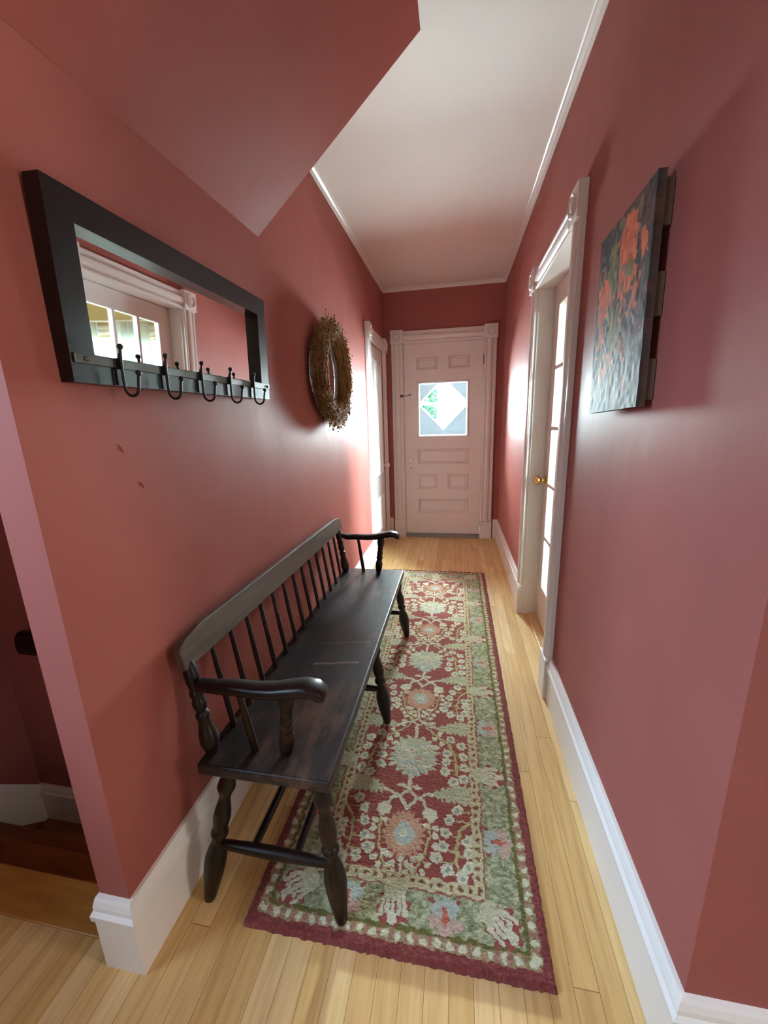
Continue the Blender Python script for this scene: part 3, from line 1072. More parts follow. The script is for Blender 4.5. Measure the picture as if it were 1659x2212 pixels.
def arm(y, dz, yb_):
    pts = [(-0.668, yb_, 0.632 + dz), (-0.62, y, 0.634 + dz), (-0.56, y, 0.637 + dz), (-0.50, y, 0.636 + dz), (-0.45, y, 0.640 + dz), (-0.405, y, 0.650 + dz), (-0.365, y, 0.658 + dz), (-0.338, y, 0.655 + dz), (-0.322, y, 0.643 + dz), (-0.318, y, 0.634 + dz)]
    hw = [0.017, 0.0195, 0.022, 0.024, 0.026, 0.028, 0.029, 0.029, 0.027, 0.020]
    th = [0.013, 0.0145, 0.015, 0.015, 0.0155, 0.016, 0.016, 0.0155, 0.013, 0.007]
    b = MB(TB)
    vs, fs = [], []
    n = 12
    for i, p in enumerate(pts):
        a = Vector(pts[max(i - 1, 0)])
        c = Vector(pts[min(i + 1, len(pts) - 1)])
        d = (c - a).normalized()
        nrm = Vector((-d.z, 0, d.x)).normalized()
        if nrm.z < 0:
            nrm = -nrm
        for k in range(n):
            t = 2 * PI * k / n
            cc, ss = math.cos(t), math.sin(t)
            sx_ = math.copysign(abs(cc) ** 0.55, cc)
            sz_ = math.copysign(abs(ss) ** 0.55, ss)
            q = Vector(p) + Vector((0, 1, 0)) * (hw[i] * sx_) + nrm * (th[i] * sz_)
            vs.append(tuple(q))
    m = len(pts)
    for j in range(m - 1):
        for i in range(n):
            k = (i + 1) % n
            fs.append((j * n + i, j * n + k, (j + 1) * n + k, (j + 1) * n + i))
    fs.append(tuple(range(n - 1, -1, -1)))
    fs.append(tuple((m - 1) * n + i for i in range(n)))
    b.add(vs, fs)
    b.build('armrest', 'black', bench, smooth=True)


arm(0.802, 0.0, 0.806)
arm(2.108, 0.012, 2.15)
for y, dz in ((0.805, 0), (2.11, 0.012)):
    b = MB(TB)
    b.lathe((-0.442, y + (0.012 if y < 1 else 0.0), 0.434), (-0.418, y, 0.640 + dz),
            [(0, .012), (.04, .016), (.12, .0195), (.24, .0205), (.32, .0175), (.36, .0135), (.39, .018), (.44, .019), (.48, .014), (.52, .0175), (.58, .0165), (.62, .013), (.66, .0165), (.70, .0145), (.76, .018), (.86, .0215), (.94, .019), (1, .013)], 16)
    b.build('arm_post', 'black', bench, smooth=True)
    b = MB(TB)
    b.lathe((-0.530, y + (0.008 if y < 1 else 0.0), 0.434), (-0.556, y, 0.632 + dz), [(0, .0095), (.3, .010), (.8, .008), (1, .0075)], 10)
    b.build('arm_spindle', 'black', bench, smooth=True)

# ------------------------------------------------------------------ rug
RX0, RX1, RY0, RY1 = -0.545, 0.243, 0.678, 3.215
CX = -0.151


def lin(c):
    c = np.array(c, float) / 255.0
    return np.where(c <= 0.04045, c / 12.92, ((c + 0.055) / 1.055) ** 2.4)


def smooth_noise(shape, cells, seed):
    r = np.random.default_rng(seed)
    gx, gy = cells
    g = r.random((gx + 3, gy + 3))
    x = np.linspace(0, gx, shape[0])
    y = np.linspace(0, gy, shape[1])
    xi, yi = x.astype(int), y.astype(int)
    fx, fy = x - xi, y - yi
    fx = fx * fx * (3 - 2 * fx)
    fy = fy * fy * (3 - 2 * fy)
    a = g[xi][:, yi]
    b_ = g[xi + 1][:, yi]
    c = g[xi][:, yi + 1]
    d = g[xi + 1][:, yi + 1]
    return (a * (1 - fx)[:, None] + b_ * fx[:, None]) * (1 - fy)[None, :] + (c * (1 - fx)[:, None] + d * fx[:, None]) * fy[None, :]


nx = 500
xs = np.linspace(RX0, RX1, nx)
yl = [RY0]
while yl[-1] < RY1:
    t = (yl[-1] - RY0) / (RY1 - RY0)
    yl.append(yl[-1] + 0.0016 + 0.0022 * t)
yl[-1] = RY1
ysr = np.array(yl)
ny = len(ysr)
GX, GY = np.meshgrid(xs, ysr, indexing='ij')
w1n = smooth_noise((nx, ny), (60, 190), 1) - 0.5
w2n = smooth_noise((nx, ny), (60, 190), 2) - 0.5
f1 = smooth_noise((nx, ny), (160, 420), 3) - 0.5
f2 = smooth_noise((nx, ny), (40, 500), 4) - 0.5
PX = GX + 0.010 * w1n + 0.004 * f1
PY = GY + 0.010 * w2n + 0.004 * f2
RED, CREAM, SAGE, DSAGE = lin((150, 80, 72)), lin((214, 210, 182)), lin((150, 152, 118)), lin((122, 124, 84))
LEAF, ICE, SALM, OLIVE, DRED, VINE, PINK = lin((186, 184, 152)), lin((182, 188, 176)), lin((198, 154, 126)), lin((108, 104, 56)), lin((126, 62, 60)), lin((186, 178, 128)), lin((198, 166, 152))
OUT = np.empty((nx, ny, 3))
OUT[:] = RED
dx = PX - CX
ax_ = np.abs(dx)


def paint(mask, c):
    OUT[mask] = c


def seg(px, py, a, c, w):
    a, c = np.array(a), np.array(c)
    d = c - a
    t = np.clip(((px - a[0]) * d[0] + (py - a[1]) * d[1]) / (d @ d + 1e-12), 0, 1)
    return np.hypot(px - a[0] - t * d[0], py - a[1] - t * d[1]) < w


def poly(px, py, pts, w, c):
    for a, d in zip(pts[:-1], pts[1:]):
        x0, x1 = min(a[0], d[0]) - w, max(a[0], d[0]) + w
        y0, y1 = min(a[1], d[1]) - w, max(a[1], d[1]) + w
        bb = (px > x0) & (px < x1) & (py > y0) & (py < y1)
        ii = np.nonzero(bb)
        s = seg(px[ii], py[ii], a, d, w)
        OUT[ii[0][s], ii[1][s]] = c


def serr(px, py, cx_, cy_, rx, ry, n, amp, c, ph=0.0):
    bb = (np.abs(px - cx_) < rx * 1.5) & (np.abs(py - cy_) < ry * 1.5)
    ii = np.nonzero(bb)
    u, v = (px[ii] - cx_) / rx, (py[ii] - cy_) / ry
    r, a = np.hypot(u, v), np.arctan2(v, u) + ph
    tw = np.abs(((a * n / (2 * PI)) % 1.0) - 0.5) * 2
    s = r < 1 - amp + amp * tw * 1.6
    OUT[ii[0][s], ii[1][s]] = c


def flower(cx_, cy_, r):
    serr(ax_, PY, cx_, cy_, r, r, 7, 0.16, CREAM, cx_ * 40)
    serr(ax_, PY, cx_, cy_, r * 0.42, r * 0.42, 5, 0.2, ICE * 0.72)


def bud(cx_, cy_, r=0.0105):
    serr(ax_, PY, cx_, cy_, r, r, 5, 0.12, CREAM, cx_ * 30)


FIELD = 0.209
for k in range(-1, 5):
    yb = 0.972 + 0.6257 * k
    if k == -1:
        yb = 0.972 - 0.6257
    # sage leaves reaching in from the border: above B (pair) and below B
    for (yc, tipx, tipy, flip) in ((yb + 0.158, 0.082, yb + 0.146, 1), (yb - 0.160, 0.084, yb - 0.178, -1)):
        t = np.clip((ax_ - tipx) / (FIELD - tipx), 0, 1)
        half = 0.036 * np.sqrt(np.clip(t * 1.3, 0, 1)) + 0.006 * np.sin(ax_ * 330 + flip) * (t > 0.1)
        mid = tipy + (yc - tipy) * np.clip(t * 1.8, 0, 1)
        m = (ax_ > tipx) & (ax_ < FIELD + 0.002) & (np.abs(PY - mid) < half)
        paint(m, LEAF)
        poly(ax_, PY, [(tipx, tipy), (0.14, yc + 0.002), (0.205, yc)], 0.0022, lin((168, 166, 130)))
    # interlace above B
    poly(ax_, PY, [(0.0, yb + 0.152), (0.031, yb + 0.126), (0.0, yb + 0.084)], 0.0058, CREAM * 0.94)
    poly(ax_, PY, [(0.0, yb + 0.085), (0.031, yb + 0.126), (0.066, yb + 0.143), (0.084, yb + 0.146)], 0.0058, CREAM * 0.94)
    poly(ax_, PY, [(0.031, yb + 0.126), (0.052, yb + 0.118), (0.070, yb + 0.088)], 0.0058, CREAM * 0.94)
    poly(ax_, PY, [(0.0, yb + 0.15), (0.0, yb + 0.225)], 0.0062, CREAM * 0.95)
    serr(ax_, PY, 0.024, yb + 0.166, 0.020, 0.008, 4, 0.2, CREAM * 0.94)
    # square flower head and hanging vine
    serr(ax_, PY, 0.079, yb + 0.073, 0.026, 0.024, 6, 0.14, CREAM, 0.4)
    poly(ax_, PY, [(0.079, yb + 0.05), (0.082, yb + 0.0), (0.070, yb - 0.05), (0.045, yb - 0.10), (0.030, yb - 0.135)], 0.0042, VINE)
    for p in ((0.068, 0.036), (0.098, 0.030), (0.066, 0.008) if False else (0.100, 0.006), (0.100, -0.024), (0.094, -0.052), (0.057, -0.064), (0.080, -0.078), (0.040, -0.070), (0.066, -0.100), (0.034, -0.096), (0.022, -0.088), (0.018, -0.112), (0.053, -0.122)):
        bud(p[0], yb + p[1])
    # rosette B
    serr(ax_, PY, 0.0, yb, 0.067, 0.073, 22, 0.16, SALM)
    serr(ax_, PY, 0.0, yb, 0.050, 0.055, 16, 0.16, SALM * 0.86)
    serr(ax_, PY, 0.0, yb, 0.047, 0.051, 16, 0.16, SALM * 1.04)
    serr(ax_, PY, 0.0, yb, 0.035, 0.035, 9, 0.08, ICE)
    serr(ax_, PY, 0.0, yb, 0.014, 0.012, 6, 0.2, CREAM)
    # node below B
    poly(ax_, PY, [(0.0, yb - 0.07), (0.0, yb - 0.130)], 0.0056, CREAM * 0.95)
    poly(ax_, PY, [(0.0, yb - 0.128), (0.026, yb - 0.148), (0.060, yb - 0.158), (0.086, yb - 0.178)], 0.0054, CREAM * 0.92)
    poly(ax_, PY, [(0.0, yb - 0.170), (0.026, yb - 0.148)], 0.005, CREAM * 0.92)
    serr(ax_, PY, 0.062, yb - 0.146, 0.014, 0.006, 4, 0.2, CREAM * 0.92)
    serr(ax_, PY, 0.060, yb - 0.172, 0.012, 0.006, 4, 0.2, CREAM * 0.92)
    # side sprig of B
    poly(ax_, PY, [(0.209, yb + 0.068), (0.178, yb + 0.036), (0.165, yb - 0.02), (0.169, yb - 0.085)], 0.0042, VINE)
    for p in ((0.168, 0.101), (0.144, 0.066), (0.132, 0.024), (0.124, -0.021), (0.107, -0.057), (0.138, -0.084), (0.180, -0.098), (0.200, -0.070), (0.203, -0.030), (0.200, 0.004)):
        poly(ax_, PY, [(p[0], yb + p[1]), (0.170 if p[1] < 0.05 else 0.205, yb + p[1] - (0.012 if p[1] < 0.05 else 0))], 0.0024, VINE)
    for p in ((0.168, 0.101), (0.144, 0.066), (0.132, 0.024), (0.124, -0.021), (0.107, -0.057), (0.138, -0.084), (0.180, -0.098), (0.200, -0.070), (0.203, -0.030), (0.200, 0.004)):
        flower(p[0], yb + p[1], 0.0185)
    # palmette A
    ya = yb + 0.302
    poly(ax_, PY, [(0.0, ya + 0.06), (0.0, ya + 0.165)], 0.0058, CREAM * 0.95)
    serr(ax_, PY, 0.0, ya + 0.022, 0.094, 0.074, 15, 0.20, LEAF * 1.08)
    serr(ax_, PY, 0.0, ya - 0.028, 0.092, 0.052, 13, 0.22, LEAF * 1.02)
    serr(ax_, PY, 0.0, ya - 0.062, 0.040, 0.034, 9, 0.2, ICE * 0.92)
    mA = (np.hypot(dx / 0.105, (PY - ya + 0.01) / 0.09) < 1) & (OUT[..., 1] > OUT[..., 0] * 0.72)
    OUT[mA & (w1n + f2 * 0.8 > 0.10)] = ICE * 0.94
    OUT[mA & (w2n - f2 * 0.8 > 0.20)] = CREAM * 0.95
    serr(ax_, PY, 0.078, ya + 0.052, 0.022, 0.011, 5, 0.2, CREAM * 0.96)
    serr(dx, PY, -0.012, ya + 0.028, 0.020, 0.016, 7, 0.2, CREAM)
    serr(dx, PY, -0.012, ya + 0.027, 0.009, 0.007, 6, 0.2, PINK)
    serr(dx, PY, 0.016, ya - 0.012, 0.013, 0.008, 5, 0.2, PINK * 0.95)
    # sprig of A
    poly(ax_, PY, [(0.026, yb + 0.478), (0.040, yb + 0.448), (0.085, yb + 0.412), (0.130, yb + 0.378), (0.156, yb + 0.330), (0.164, yb + 0.280), (0.166, yb + 0.235)], 0.0042, VINE)
    fl = ((0.143, 0.400), (0.186, 0.372), (0.190, 0.320), (0.192, 0.272), (0.190, 0.222), (0.128, 0.330), (0.125, 0.288), (0.122, 0.246), (0.154, 0.206))
    for p in fl:
        poly(ax_, PY, [(p[0], yb + p[1]), (0.158, yb + p[1] + 0.012)], 0.0024, VINE)
    for p in fl:
        flower(p[0], yb + p[1], 0.0195)
    for p in ((0.098, 0.424), (0.078, 0.396), (0.106, 0.372)):
        bud(p[0], yb + p[1], 0.012)

# border bands measured inward from the edge
din = np.minimum(np.minimum(PX - RX0, RX1 - PX), np.minimum(PY - RY0, RY1 - PY))
horiz = np.minimum(PY - RY0, RY1 - PY) < np.minimum(PX - RX0, RX1 - PX)
run = np.where(horiz, PX - CX, PY - 0.972)
paint((din > 0.150) & (din <= 0.182), lin((196, 186, 148)))
g = np.abs(((run / 0.027) % 1.0) - 0.5) * 2
inner = (din > 0.158) & (din < 0.176)
paint(inner & (np.hypot((g) * 0.0135, din - 0.167) < 0.0075), lin((150, 108, 84)))
paint(inner & (np.hypot((g) * 0.0135, din - 0.167) < 0.0035), lin((92, 74, 56)))
paint((din > 0.146) & (din <= 0.1515), lin((150, 92, 76)))
sg = (din > 0.050) & (din <= 0.146)
paint(sg, SAGE)
sgn = smooth_noise((nx, ny), (70, 230), 8)
sgm = smooth_noise((nx, ny), (110, 330), 9)
paint(sg & (sgn > 0.66), lin((180, 180, 146)))
paint(sg & (sgn < 0.30), lin((128, 130, 96)))
paint(sg & (np.abs(sgm - 0.5) < 0.035), lin((190, 188, 152)))
paint((din > 0.050) & (din <= 0.060), OLIVE)
paint((din > 0.0255) & (din <= 0.050), lin((172, 150, 118)))
paint((din > 0.0255) & (din <= 0.050) & (f1 > 0.1), lin((140, 128, 88)))
gd = np.abs(((run / 0.033) % 1.0) - 0.5) * 2
band = (din > 0.0255) & (din < 0.050)
paint(band & (np.hypot(gd * 0.0165, din - 0.038) < 0.0085), CREAM * 0.96)
paint(band & (gd > 0.72) & (w1n > -0.1), lin((166, 118, 100)))
paint(din <= 0.0255, DRED)
paint((din <= 0.0255) & (f1 > 0.12), lin((142, 74, 70)))


def local(cx_, cy_, ang):
    c, s = math.cos(ang), math.sin(ang)
    return (PX - cx_) * c + (PY - cy_) * s, -(PX - cx_) * s + (PY - cy_) * c


def hand(cx_, cy_, ang):
    """red palmette with pale fingers; +u points to the rug's edge."""
    u, v = local(cx_, cy_, ang)
    near = (np.abs(u) < 0.09) & (np.abs(v) < 0.09) & (din > 0.046)
    m = near & ((u / 0.046) ** 2 + (v / 0.044) ** 2 < 1 + 0.25 * np.sin(8 * np.arctan2(v, u)))
    OUT[m] = RED * 1.04
    for k, (u1, v1) in enumerate(((0.018, -0.034), (0.012, -0.017), (0.036, 0.0), (0.012, 0.017), (0.018, 0.034))):
        poly(u, v, [(-0.046, v1 * 0.55), (-0.012, v1 * 0.9), (u1, v1)], 0.0062, CREAM * 0.90)
    serr(u, v, 0.024, 0.0, 0.017, 0.014, 4, 0.25, CREAM * 0.96, 0.78)
    m = near & (np.hypot((u + 0.05) / 0.020, v / 0.034) < 1)
    OUT[m] = LEAF * 1.08


def bluem(cx_, cy_, ang):
    u, v = local(cx_, cy_, ang)
    for (a, q, r) in ((-0.022, 0.026, 0.017), (0.016, 0.028, 0.015), (-0.022, -0.026, 0.017), (0.016, -0.028, 0.015), (0.026, 0.0, 0.019), (-0.014, 0.0, 0.028)):
        serr(u, v, a, q, r, r, 6, 0.2, PINK if abs(q) > 0.027 or a > 0.02 else ICE * 0.92)
    serr(u, v, 0.0, 0.0, 0.024, 0.009, 5, 0.2, lin((190, 104, 84)))
    serr(u, v, -0.035, 0.038, 0.008, 0.008, 5, 0.2, RED)
    serr(u, v, -0.03, -0.04, 0.008, 0.008, 5, 0.2, RED)


yy = 1.220 - 0.2345 * 1
k = 0
for k in range(-1, 9):
    yv = 1.222 + 0.2325 * k
    for s, ang in ((1, 0.0), (-1, PI)):
        xx = CX + s * 0.292
        (hand if k % 2 == 0 else bluem)(xx, yv, ang)
for yv, ang in ((RY0 + 0.098, -PI / 2), (RY1 - 0.098, PI / 2)):
    hand(CX - 0.003, yv, ang)
    bluem(CX + 0.135, yv, ang)
    bluem(CX - 0.135, yv, ang)
    for s in (1, -1):
        a2 = math.atan2(math.sin(ang), s) if False else (ang / 2 if s > 0 else (PI - ang / 2))
        hand(CX + s * 0.286, yv, math.atan2(math.sin(ang) * 0.8, s))
# yarn: per-row streak variation
streak = 0.86 + 0.28 * smooth_noise((nx, ny), (45, ny // 2), 21)
fleck = 0.90 + 0.20 * np.random.default_rng(5).random((nx, ny))
OUT *= (streak * fleck)[..., None]
OUT = np.clip(OUT, 0, 1)
# pile height
Hh = 0.0165 + 0.0022 * (smooth_noise((nx, ny), (120, 500), 31) - 0.5) + 0.0016 * (np.random.default_rng(6).random((nx, ny)) - 0.5)
d0 = np.minimum(np.minimum(GX - RX0, RX1 - GX), np.minimum(GY - RY0, RY1 - GY))
edge = np.clip(d0 / 0.009, 0, 1)
Hh *= np.sqrt(1 - (1 - edge) ** 2)
Hh[d0 <= 1e-9] = 0.0
ej = 0.004 * (smooth_noise((nx, ny), (90, 260), 41) - 0.5) * (d0 < 0.012)
co = np.stack([GX + ej, GY + ej, Hh + 0.0005], -1).reshape(-1, 3)
ii = np.arange(nx * ny).reshape(nx, ny)
q = np.stack([ii[:-1, :-1], ii[1:, :-1], ii[1:, 1:], ii[:-1, 1:]], -1).reshape(-1, 4)
me = bpy.data.meshes.new('runner_rug')
me.vertices.add(nx * ny)
me.vertices.foreach_set('co', co.astype(np.float32).ravel())
me.loops.add(q.size)
me.loops.foreach_set('vertex_index', q.astype(np.int32).ravel())
me.polygons.add(len(q))
me.polygons.foreach_set('loop_start', (np.arange(len(q)) * 4).astype(np.int32))
me.polygons.foreach_set('loop_total', np.full(len(q), 4, np.int32))
me.update(calc_edges=True)
at = me.color_attributes.new('yarn', 'FLOAT_COLOR', 'POINT')
rgba = np.ones((nx * ny, 4), np.float32)
rgba[:, :3] = OUT.reshape(-1, 3)
at.data.foreach_set('color', rgba.ravel())
me.materials.append(attr_mat('rug_pile', 'yarn', 0.95, 320, 0.5, spec=0.08, sheen=0.12))
rug = bpy.data.objects.new('runner_rug', me)
COL.objects.link(rug)
tag(rug, 'long red runner rug with sage floral border on the wood floor', 'rug')

# ------------------------------------------------------------------ mirror with coat hooks
mo = empty('wall_mirror', (XL + 0.001, 1.066, 1.392), (0, math.radians(2.0), math.radians(-0.9)))
tag(mo, 'wide black framed mirror with coat hooks on the red wall above the bench', 'mirror')
hw, hh, dp = 0.396, 0.345, 0.036


def frame_bar(name, y0, y1, z0, z1, dpt=dp):
    b = MB()
    b.box(0.001, dpt, y0, y1, z0, z1)
    return b.build(name, 'frame', mo)


frame_bar('frame_rail', -hw, hw, hh - 0.058, hh)
frame_bar('frame_rail', -hw, hw, 0.0, 0.056)
frame_bar('frame_stile', -hw, -hw + 0.054, 0.056, hh - 0.058)
frame_bar('frame_stile', hw - 0.054, hw, 0.056, hh - 0.058)
b = MB()
b.box(0.004, 0.012, -hw + 0.04, hw - 0.04, 0.045, hh - 0.045)
b.build('mirror_glass', 'mirror', mo)
b = MB()
b.box(dp, dp + 0.004, -hw + 0.006, hw - 0.003, 0.036, 0.054)
strip = b.build('hook_strip', 'steel', mo, bevel=0.001)
for y in (-hw + 0.03, hw - 0.02):
    b = MB()
    b.lathe((dp + 0.003, y, 0.045), (dp + 0.008, y, 0.045), [(0, 0.005), (0.6, 0.005), (1, 0.002)], 10)
    b.build('screw', 'steel', strip)
for y in (-0.292, -0.160, -0.022, 0.118, 0.262):
    b = MB()
    x0 = dp + 0.012
    b.tube([(dp + 0.006, y, 0.050), (x0, y, 0.066)], 0.0035, 8)
    pts = [(x0 + 0.002, y, 0.076), (x0, y, 0.05), (x0, y, 0.012), (x0 + 0.001, y, -0.004)]
    for k in range(1, 9):
        a = PI * k / 8
        pts.append((x0 + 0.018 - 0.017 * math.cos(a), y, -0.004 - 0.017 * math.sin(a)))
    pts += [(x0 + 0.0365, y, 0.008), (x0 + 0.039, y, 0.022)]
    b.tube(pts, [0.0032] * len(pts), 8)
    b.ball((x0 + 0.0025, y, 0.079), 0.0062).ball((x0 + 0.0395, y, 0.026), 0.0062)
    hk = b.build('coat_hook', 'iron', mo, smooth=True)
    b = MB()
    b.box(dp + 0.0005, dp + 0.003, y - 0.005, y + 0.005, 0.001, 0.036)
    b.box(dp + 0.004, dp + 0.009, y - 0.005, y + 0.005, 0.034, 0.056)
    b.build('hook_plate', 'iron', hk)

# ------------------------------------------------------------------ wreath
wc = (XL + 0.055, 2.255, 1.557)
wr = empty('dried_wreath', wc)
tag(wr, 'brown dried seed head wreath hanging on the red wall past the mirror', 'wreath')
b = MB()
n1, n2 = 48, 10
vs, fs = [], []
for i in range(n1):
    a = 2 * PI * i / n1
    for j in range(n2):
        t = 2 * PI * j / n2
        R = 0.212 + 0.030 * math.cos(t)
        vs.append((-0.038 + 0.012 * math.sin(t), R * math.sin(a), R * math.cos(a)))
for i in range(n1):
    for j in range(n2):
        i2, j2 = (i + 1) % n1, (j + 1) % n2
        fs.append((i * n2 + j, i2 * n2 + j, i2 * n2 + j2, i * n2 + j2))
b.add(vs, fs)
tag(b.build('ring_base', 'ribbon', wr, smooth=True), 'pale blue ring base')
b = MB()
sb = MB()
for k in range(3600):
    a = random.uniform(0, 2 * PI)
    rr = 0.050 * math.sqrt(random.random())
    t = random.uniform(0, 2 * PI)
    if math.cos(t) * rr > 0.02 and -1.1 < math.sin(a) < -0.6 and False:
        continue
    R = 0.222 + rr * math.cos(t)
    x = 0.002 + 0.85 * rr * math.sin(t)
    x = max(x, -0.040)
    L = random.uniform(0.045, 0.10)
    dirn = 1 if random.random() < 0.85 else -1
    flare = random.gauss(0.006, 0.012) + (0.014 if random.random() < 0.3 else 0)
    pts = []
    for s in range(4):
        f = s / 3
        aa = a + dirn * L * f / R
        Rs = R + flare * f * f * 1.6
        xs_ = x + random.gauss(0, 0.0015) + max(0, math.sin(t)) * 0.010 * f * f
        pts.append((xs_, Rs * math.sin(aa), Rs * math.cos(aa)))
    b.tube(pts, [0.0015, 0.0017, 0.0014, 0.0008], 3)
    if random.random() < 0.36 and (Rs > 0.235 or xs_ > 0.025):
        sb.ball(pts[-1], random.uniform(0.0030, 0.0046), 6, 4)
for k in range(46):     # loose sprigs at the bottom and right edge
    a = random.uniform(1.6, 3.6)
    R = 0.245
    p0 = (0.01, R * math.sin(a), R * math.cos(a))
    a2 = a + random.uniform(-0.05, 0.16)
    R2 = random.uniform(0.275, 0.318)
    p1 = (0.018 + random.uniform(-0.02, 0.02), R2 * math.sin(a2), R2 * math.cos(a2))
    mid = tuple((p0[i] + p1[i]) / 2 + random.gauss(0, 0.004) for i in range(3))
    b.tube([p0, mid, p1], [0.001, 0.0009, 0.0007], 3)
    sb.ball(p1, random.uniform(0.0032, 0.0046), 6, 4)
b.build('dried_stems', 'stem', wr)
tag(sb.build('seed_cluster', 'seed', wr), 'tiny dark seed heads', kind='stuff')
for a in (2.95, 3.35, 2.62):
    pts = []
    for k in range(9):
        t = -0.2 + 3.2 * k / 8
        R = 0.217 + 0.062 * math.cos(t)
        pts.append((0.004 + 0.056 * math.sin(t), R * math.sin(a), R * math.cos(a)))
    b = MB()
    b.tube(pts, 0.0015, 5)
    tag(b.build('binding_wire', 'stem', wr), 'pale binding straw')

# ------------------------------------------------------------------ painting
po = empty('wood_painting', (XR, 1.205, 1.548), (math.radians(-2.2), 0, 0))
tag(po, 'dark plank painting with orange and olive splashes on the red wall at right', 'painting')
PY0, PY1, PZ0, PZ1 = -0.167, 0.167, -0.240, 0.240
pmat = attr_mat('painted_planks', 'paint', 0.58, 30, 0.15, spec=0.10)
nu, nv = 120, 200
uu = np.linspace(0, 1, nu)
vv = np.linspace(0, 1, nv)
U, V = np.meshgrid(uu, vv, indexing='ij')      # U: 0 near camera .. 1 far ; V: 0 bottom .. 1 top
n1_ = smooth_noise((nu, nv), (9, 12), 51) - 0.5
n2_ = smooth_noise((nu, nv), (24, 26), 52) - 0.5
n3_ = smooth_noise((nu, nv), (14, 10), 53)
n4_ = smooth_noise((nu, nv), (5, 7), 54)
A_ = np.empty((nu, nv, 3))
A_[:] = lin((62, 50, 49))
A_[n4_ > 0.60] = lin((88, 60, 56))
A_[n4_ < 0.30] = lin((64, 60, 58))


def blob(cu, cv, ru, rv, c, amp=0.9):
    m = ((U - cu) / ru) ** 2 + ((V - cv) / rv) ** 2 < 1 + amp * (n1_ * 1.6 + n2_ * 1.6)
    A_[m] = c


MV, OR, OLV, TN = lin((96, 62, 66)), lin((196, 98, 66)), lin((112, 104, 70)), lin((118, 92, 72))
blob(0.55, 0.62, 0.42, 0.33, TN)
blob(0.20, 0.45, 0.20, 0.14, MV)
blob(0.50, 0.55, 0.14, 0.10, MV)
blob(0.40, 0.76, 0.20, 0.16, OR)
blob(0.34, 0.62, 0.22, 0.11, OR)
blob(0.12, 0.72, 0.07, 0.10, OR, 0.7)
blob(0.80, 0.62, 0.13, 0.13, OR)
blob(0.55, 0.84, 0.08, 0.07, OR)
blob(0.86, 0.40, 0.09, 0.11, OR)
blob(0.42, 0.40, 0.07, 0.08, OR)
blob(0.70, 0.26, 0.14, 0.07, OR)
blob(0.58, 0.43, 0.16, 0.12, OLV, 0.6)
blob(0.66, 0.78, 0.14, 0.10, OLV)
blob(0.30, 0.72, 0.06, 0.07, OLV)
blob(0.45, 0.66, 0.05, 0.06, TN)
blob(0.46, 0.20, 0.18, 0.05, lin((112, 92, 84)))
blob(0.22, 0.93, 0.03, 0.05, TN, 0.4)
blob(0.16, 0.27, 0.03, 0.06, lin((140, 124, 116)), 0.4)
pr_ = np.random.default_rng(77)
for k in range(330):
    cu, cv = pr_.uniform(0.03, 0.97), pr_.uniform(0.12, 0.95)
    src = A_[int(np.clip(cu + pr_.normal(0, 0.07), 0, 0.999) * nu), int(np.clip(cv + pr_.normal(0, 0.045), 0, 0.999) * nv)].copy() * pr_.uniform(0.75, 1.25)
    ru, rv = pr_.uniform(0.012, 0.035), pr_.uniform(0.010, 0.040)
    A_[((U - cu) / ru) ** 2 + ((V - cv - 0.1 * n1_ * rv) / rv) ** 2 < 1 + 1.2 * n2_] = src
for (u_, v0, v1) in ((0.70, 0.0, 0.45), (0.40, 0.0, 0.12), (0.55, 0.5, 0.95)):
    A_[(np.abs(U - u_ - 0.006 * n1_) < 0.007) & (V > v0) & (V < v1)] = lin((26, 22, 22))
Hp = 0.0012 * n2_ + 0.0008 * n1_
xx_ = -0.038 - Hp
co = np.stack([xx_, PY0 + U * (PY1 - PY0), PZ0 + V * (PZ1 - PZ0)], -1).reshape(-1, 3)
ii = np.arange(nu * nv).reshape(nu, nv)
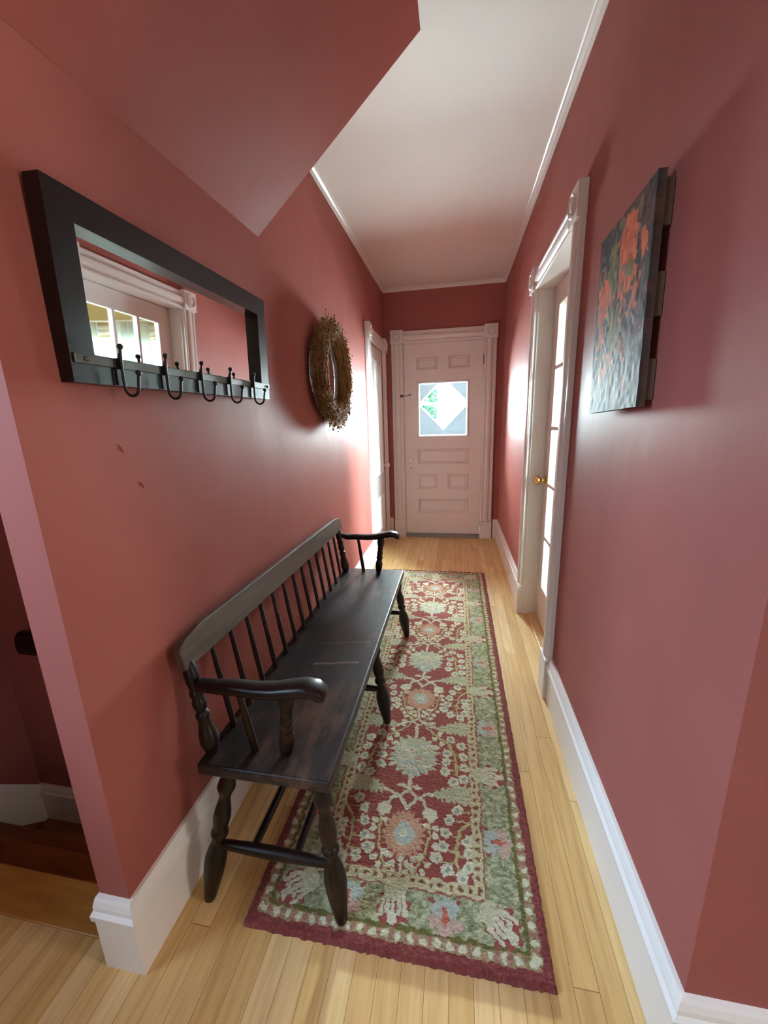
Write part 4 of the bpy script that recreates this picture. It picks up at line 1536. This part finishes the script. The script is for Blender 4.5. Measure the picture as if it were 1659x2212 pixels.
q = np.stack([ii[:-1, :-1], ii[:-1, 1:], ii[1:, 1:], ii[1:, :-1]], -1).reshape(-1, 4)
vlist = [tuple(p) for p in co]
flist = [tuple(int(i) for i in f) for f in q]
rim = list(ii[:, 0]) + list(ii[-1, 1:]) + list(ii[-2::-1, -1]) + list(ii[0, -2:0:-1])
o0 = len(vlist)
for r in rim:
    p = vlist[r]
    vlist.append((-0.020, p[1], p[2]))
m_ = len(rim)
for k in range(m_):
    j = (k + 1) % m_
    flist.append((int(rim[k]), int(rim[j]), o0 + j, o0 + k))
flist.append(tuple(o0 + k for k in range(m_)))
me = bpy.data.meshes.new('plank_panel')
me.from_pydata(vlist, [], flist)
at = me.color_attributes.new('paint', 'FLOAT_COLOR', 'POINT')
rgba = np.ones((len(vlist), 4), np.float32)
rgba[:nu * nv, :3] = A_.reshape(-1, 3)
rgba[nu * nv:, :3] = lin((92, 70, 60))
at.data.foreach_set('color', rgba.ravel())
me.materials.append(pmat)
bmm = bmesh.new()
bmm.from_mesh(me)
bmesh.ops.recalc_face_normals(bmm, faces=bmm.faces)
bmm.to_mesh(me)
bmm.free()
pp = bpy.data.objects.new('plank_panel', me)
COL.objects.link(pp)
pp.parent = po
for z0, z1 in ((0.135, 0.225), (-0.045, 0.045), (-0.225, -0.135)):
    b = MB()
    b.box(-0.0198, -0.002, PY0 + 0.006, PY1 - 0.006, z0, z1)
    b.build('batten', 'rawwood', po)

# ------------------------------------------------------------------ windows behind the camera
w2 = empty('window_2', (-1.99, -0.36, 1.2))
struct(w2, 'window lighting the stairs from the left behind the viewer', 'window')
b = MB()
b.T = None
T5 = lambda u, v, w: (w, u, v)
b = MB(T5)
b.ring_frame(-0.53, 0.53, -0.08, 1.13, [(0, 0), (0, 0.022), (0.085, 0.022), (0.085, 0)])
b.build('frame', 'white', w2)
b = MB(T5)
b.ring_frame(-0.45, 0.45, 0.0, 1.05, [(0, -0.05), (0, -0.02), (0.04, -0.02), (0.04, -0.05)])
b.box(-0.42, 0.42, 0.53, 0.57, -0.048, -0.022)
b.build('sash', 'white', w2)
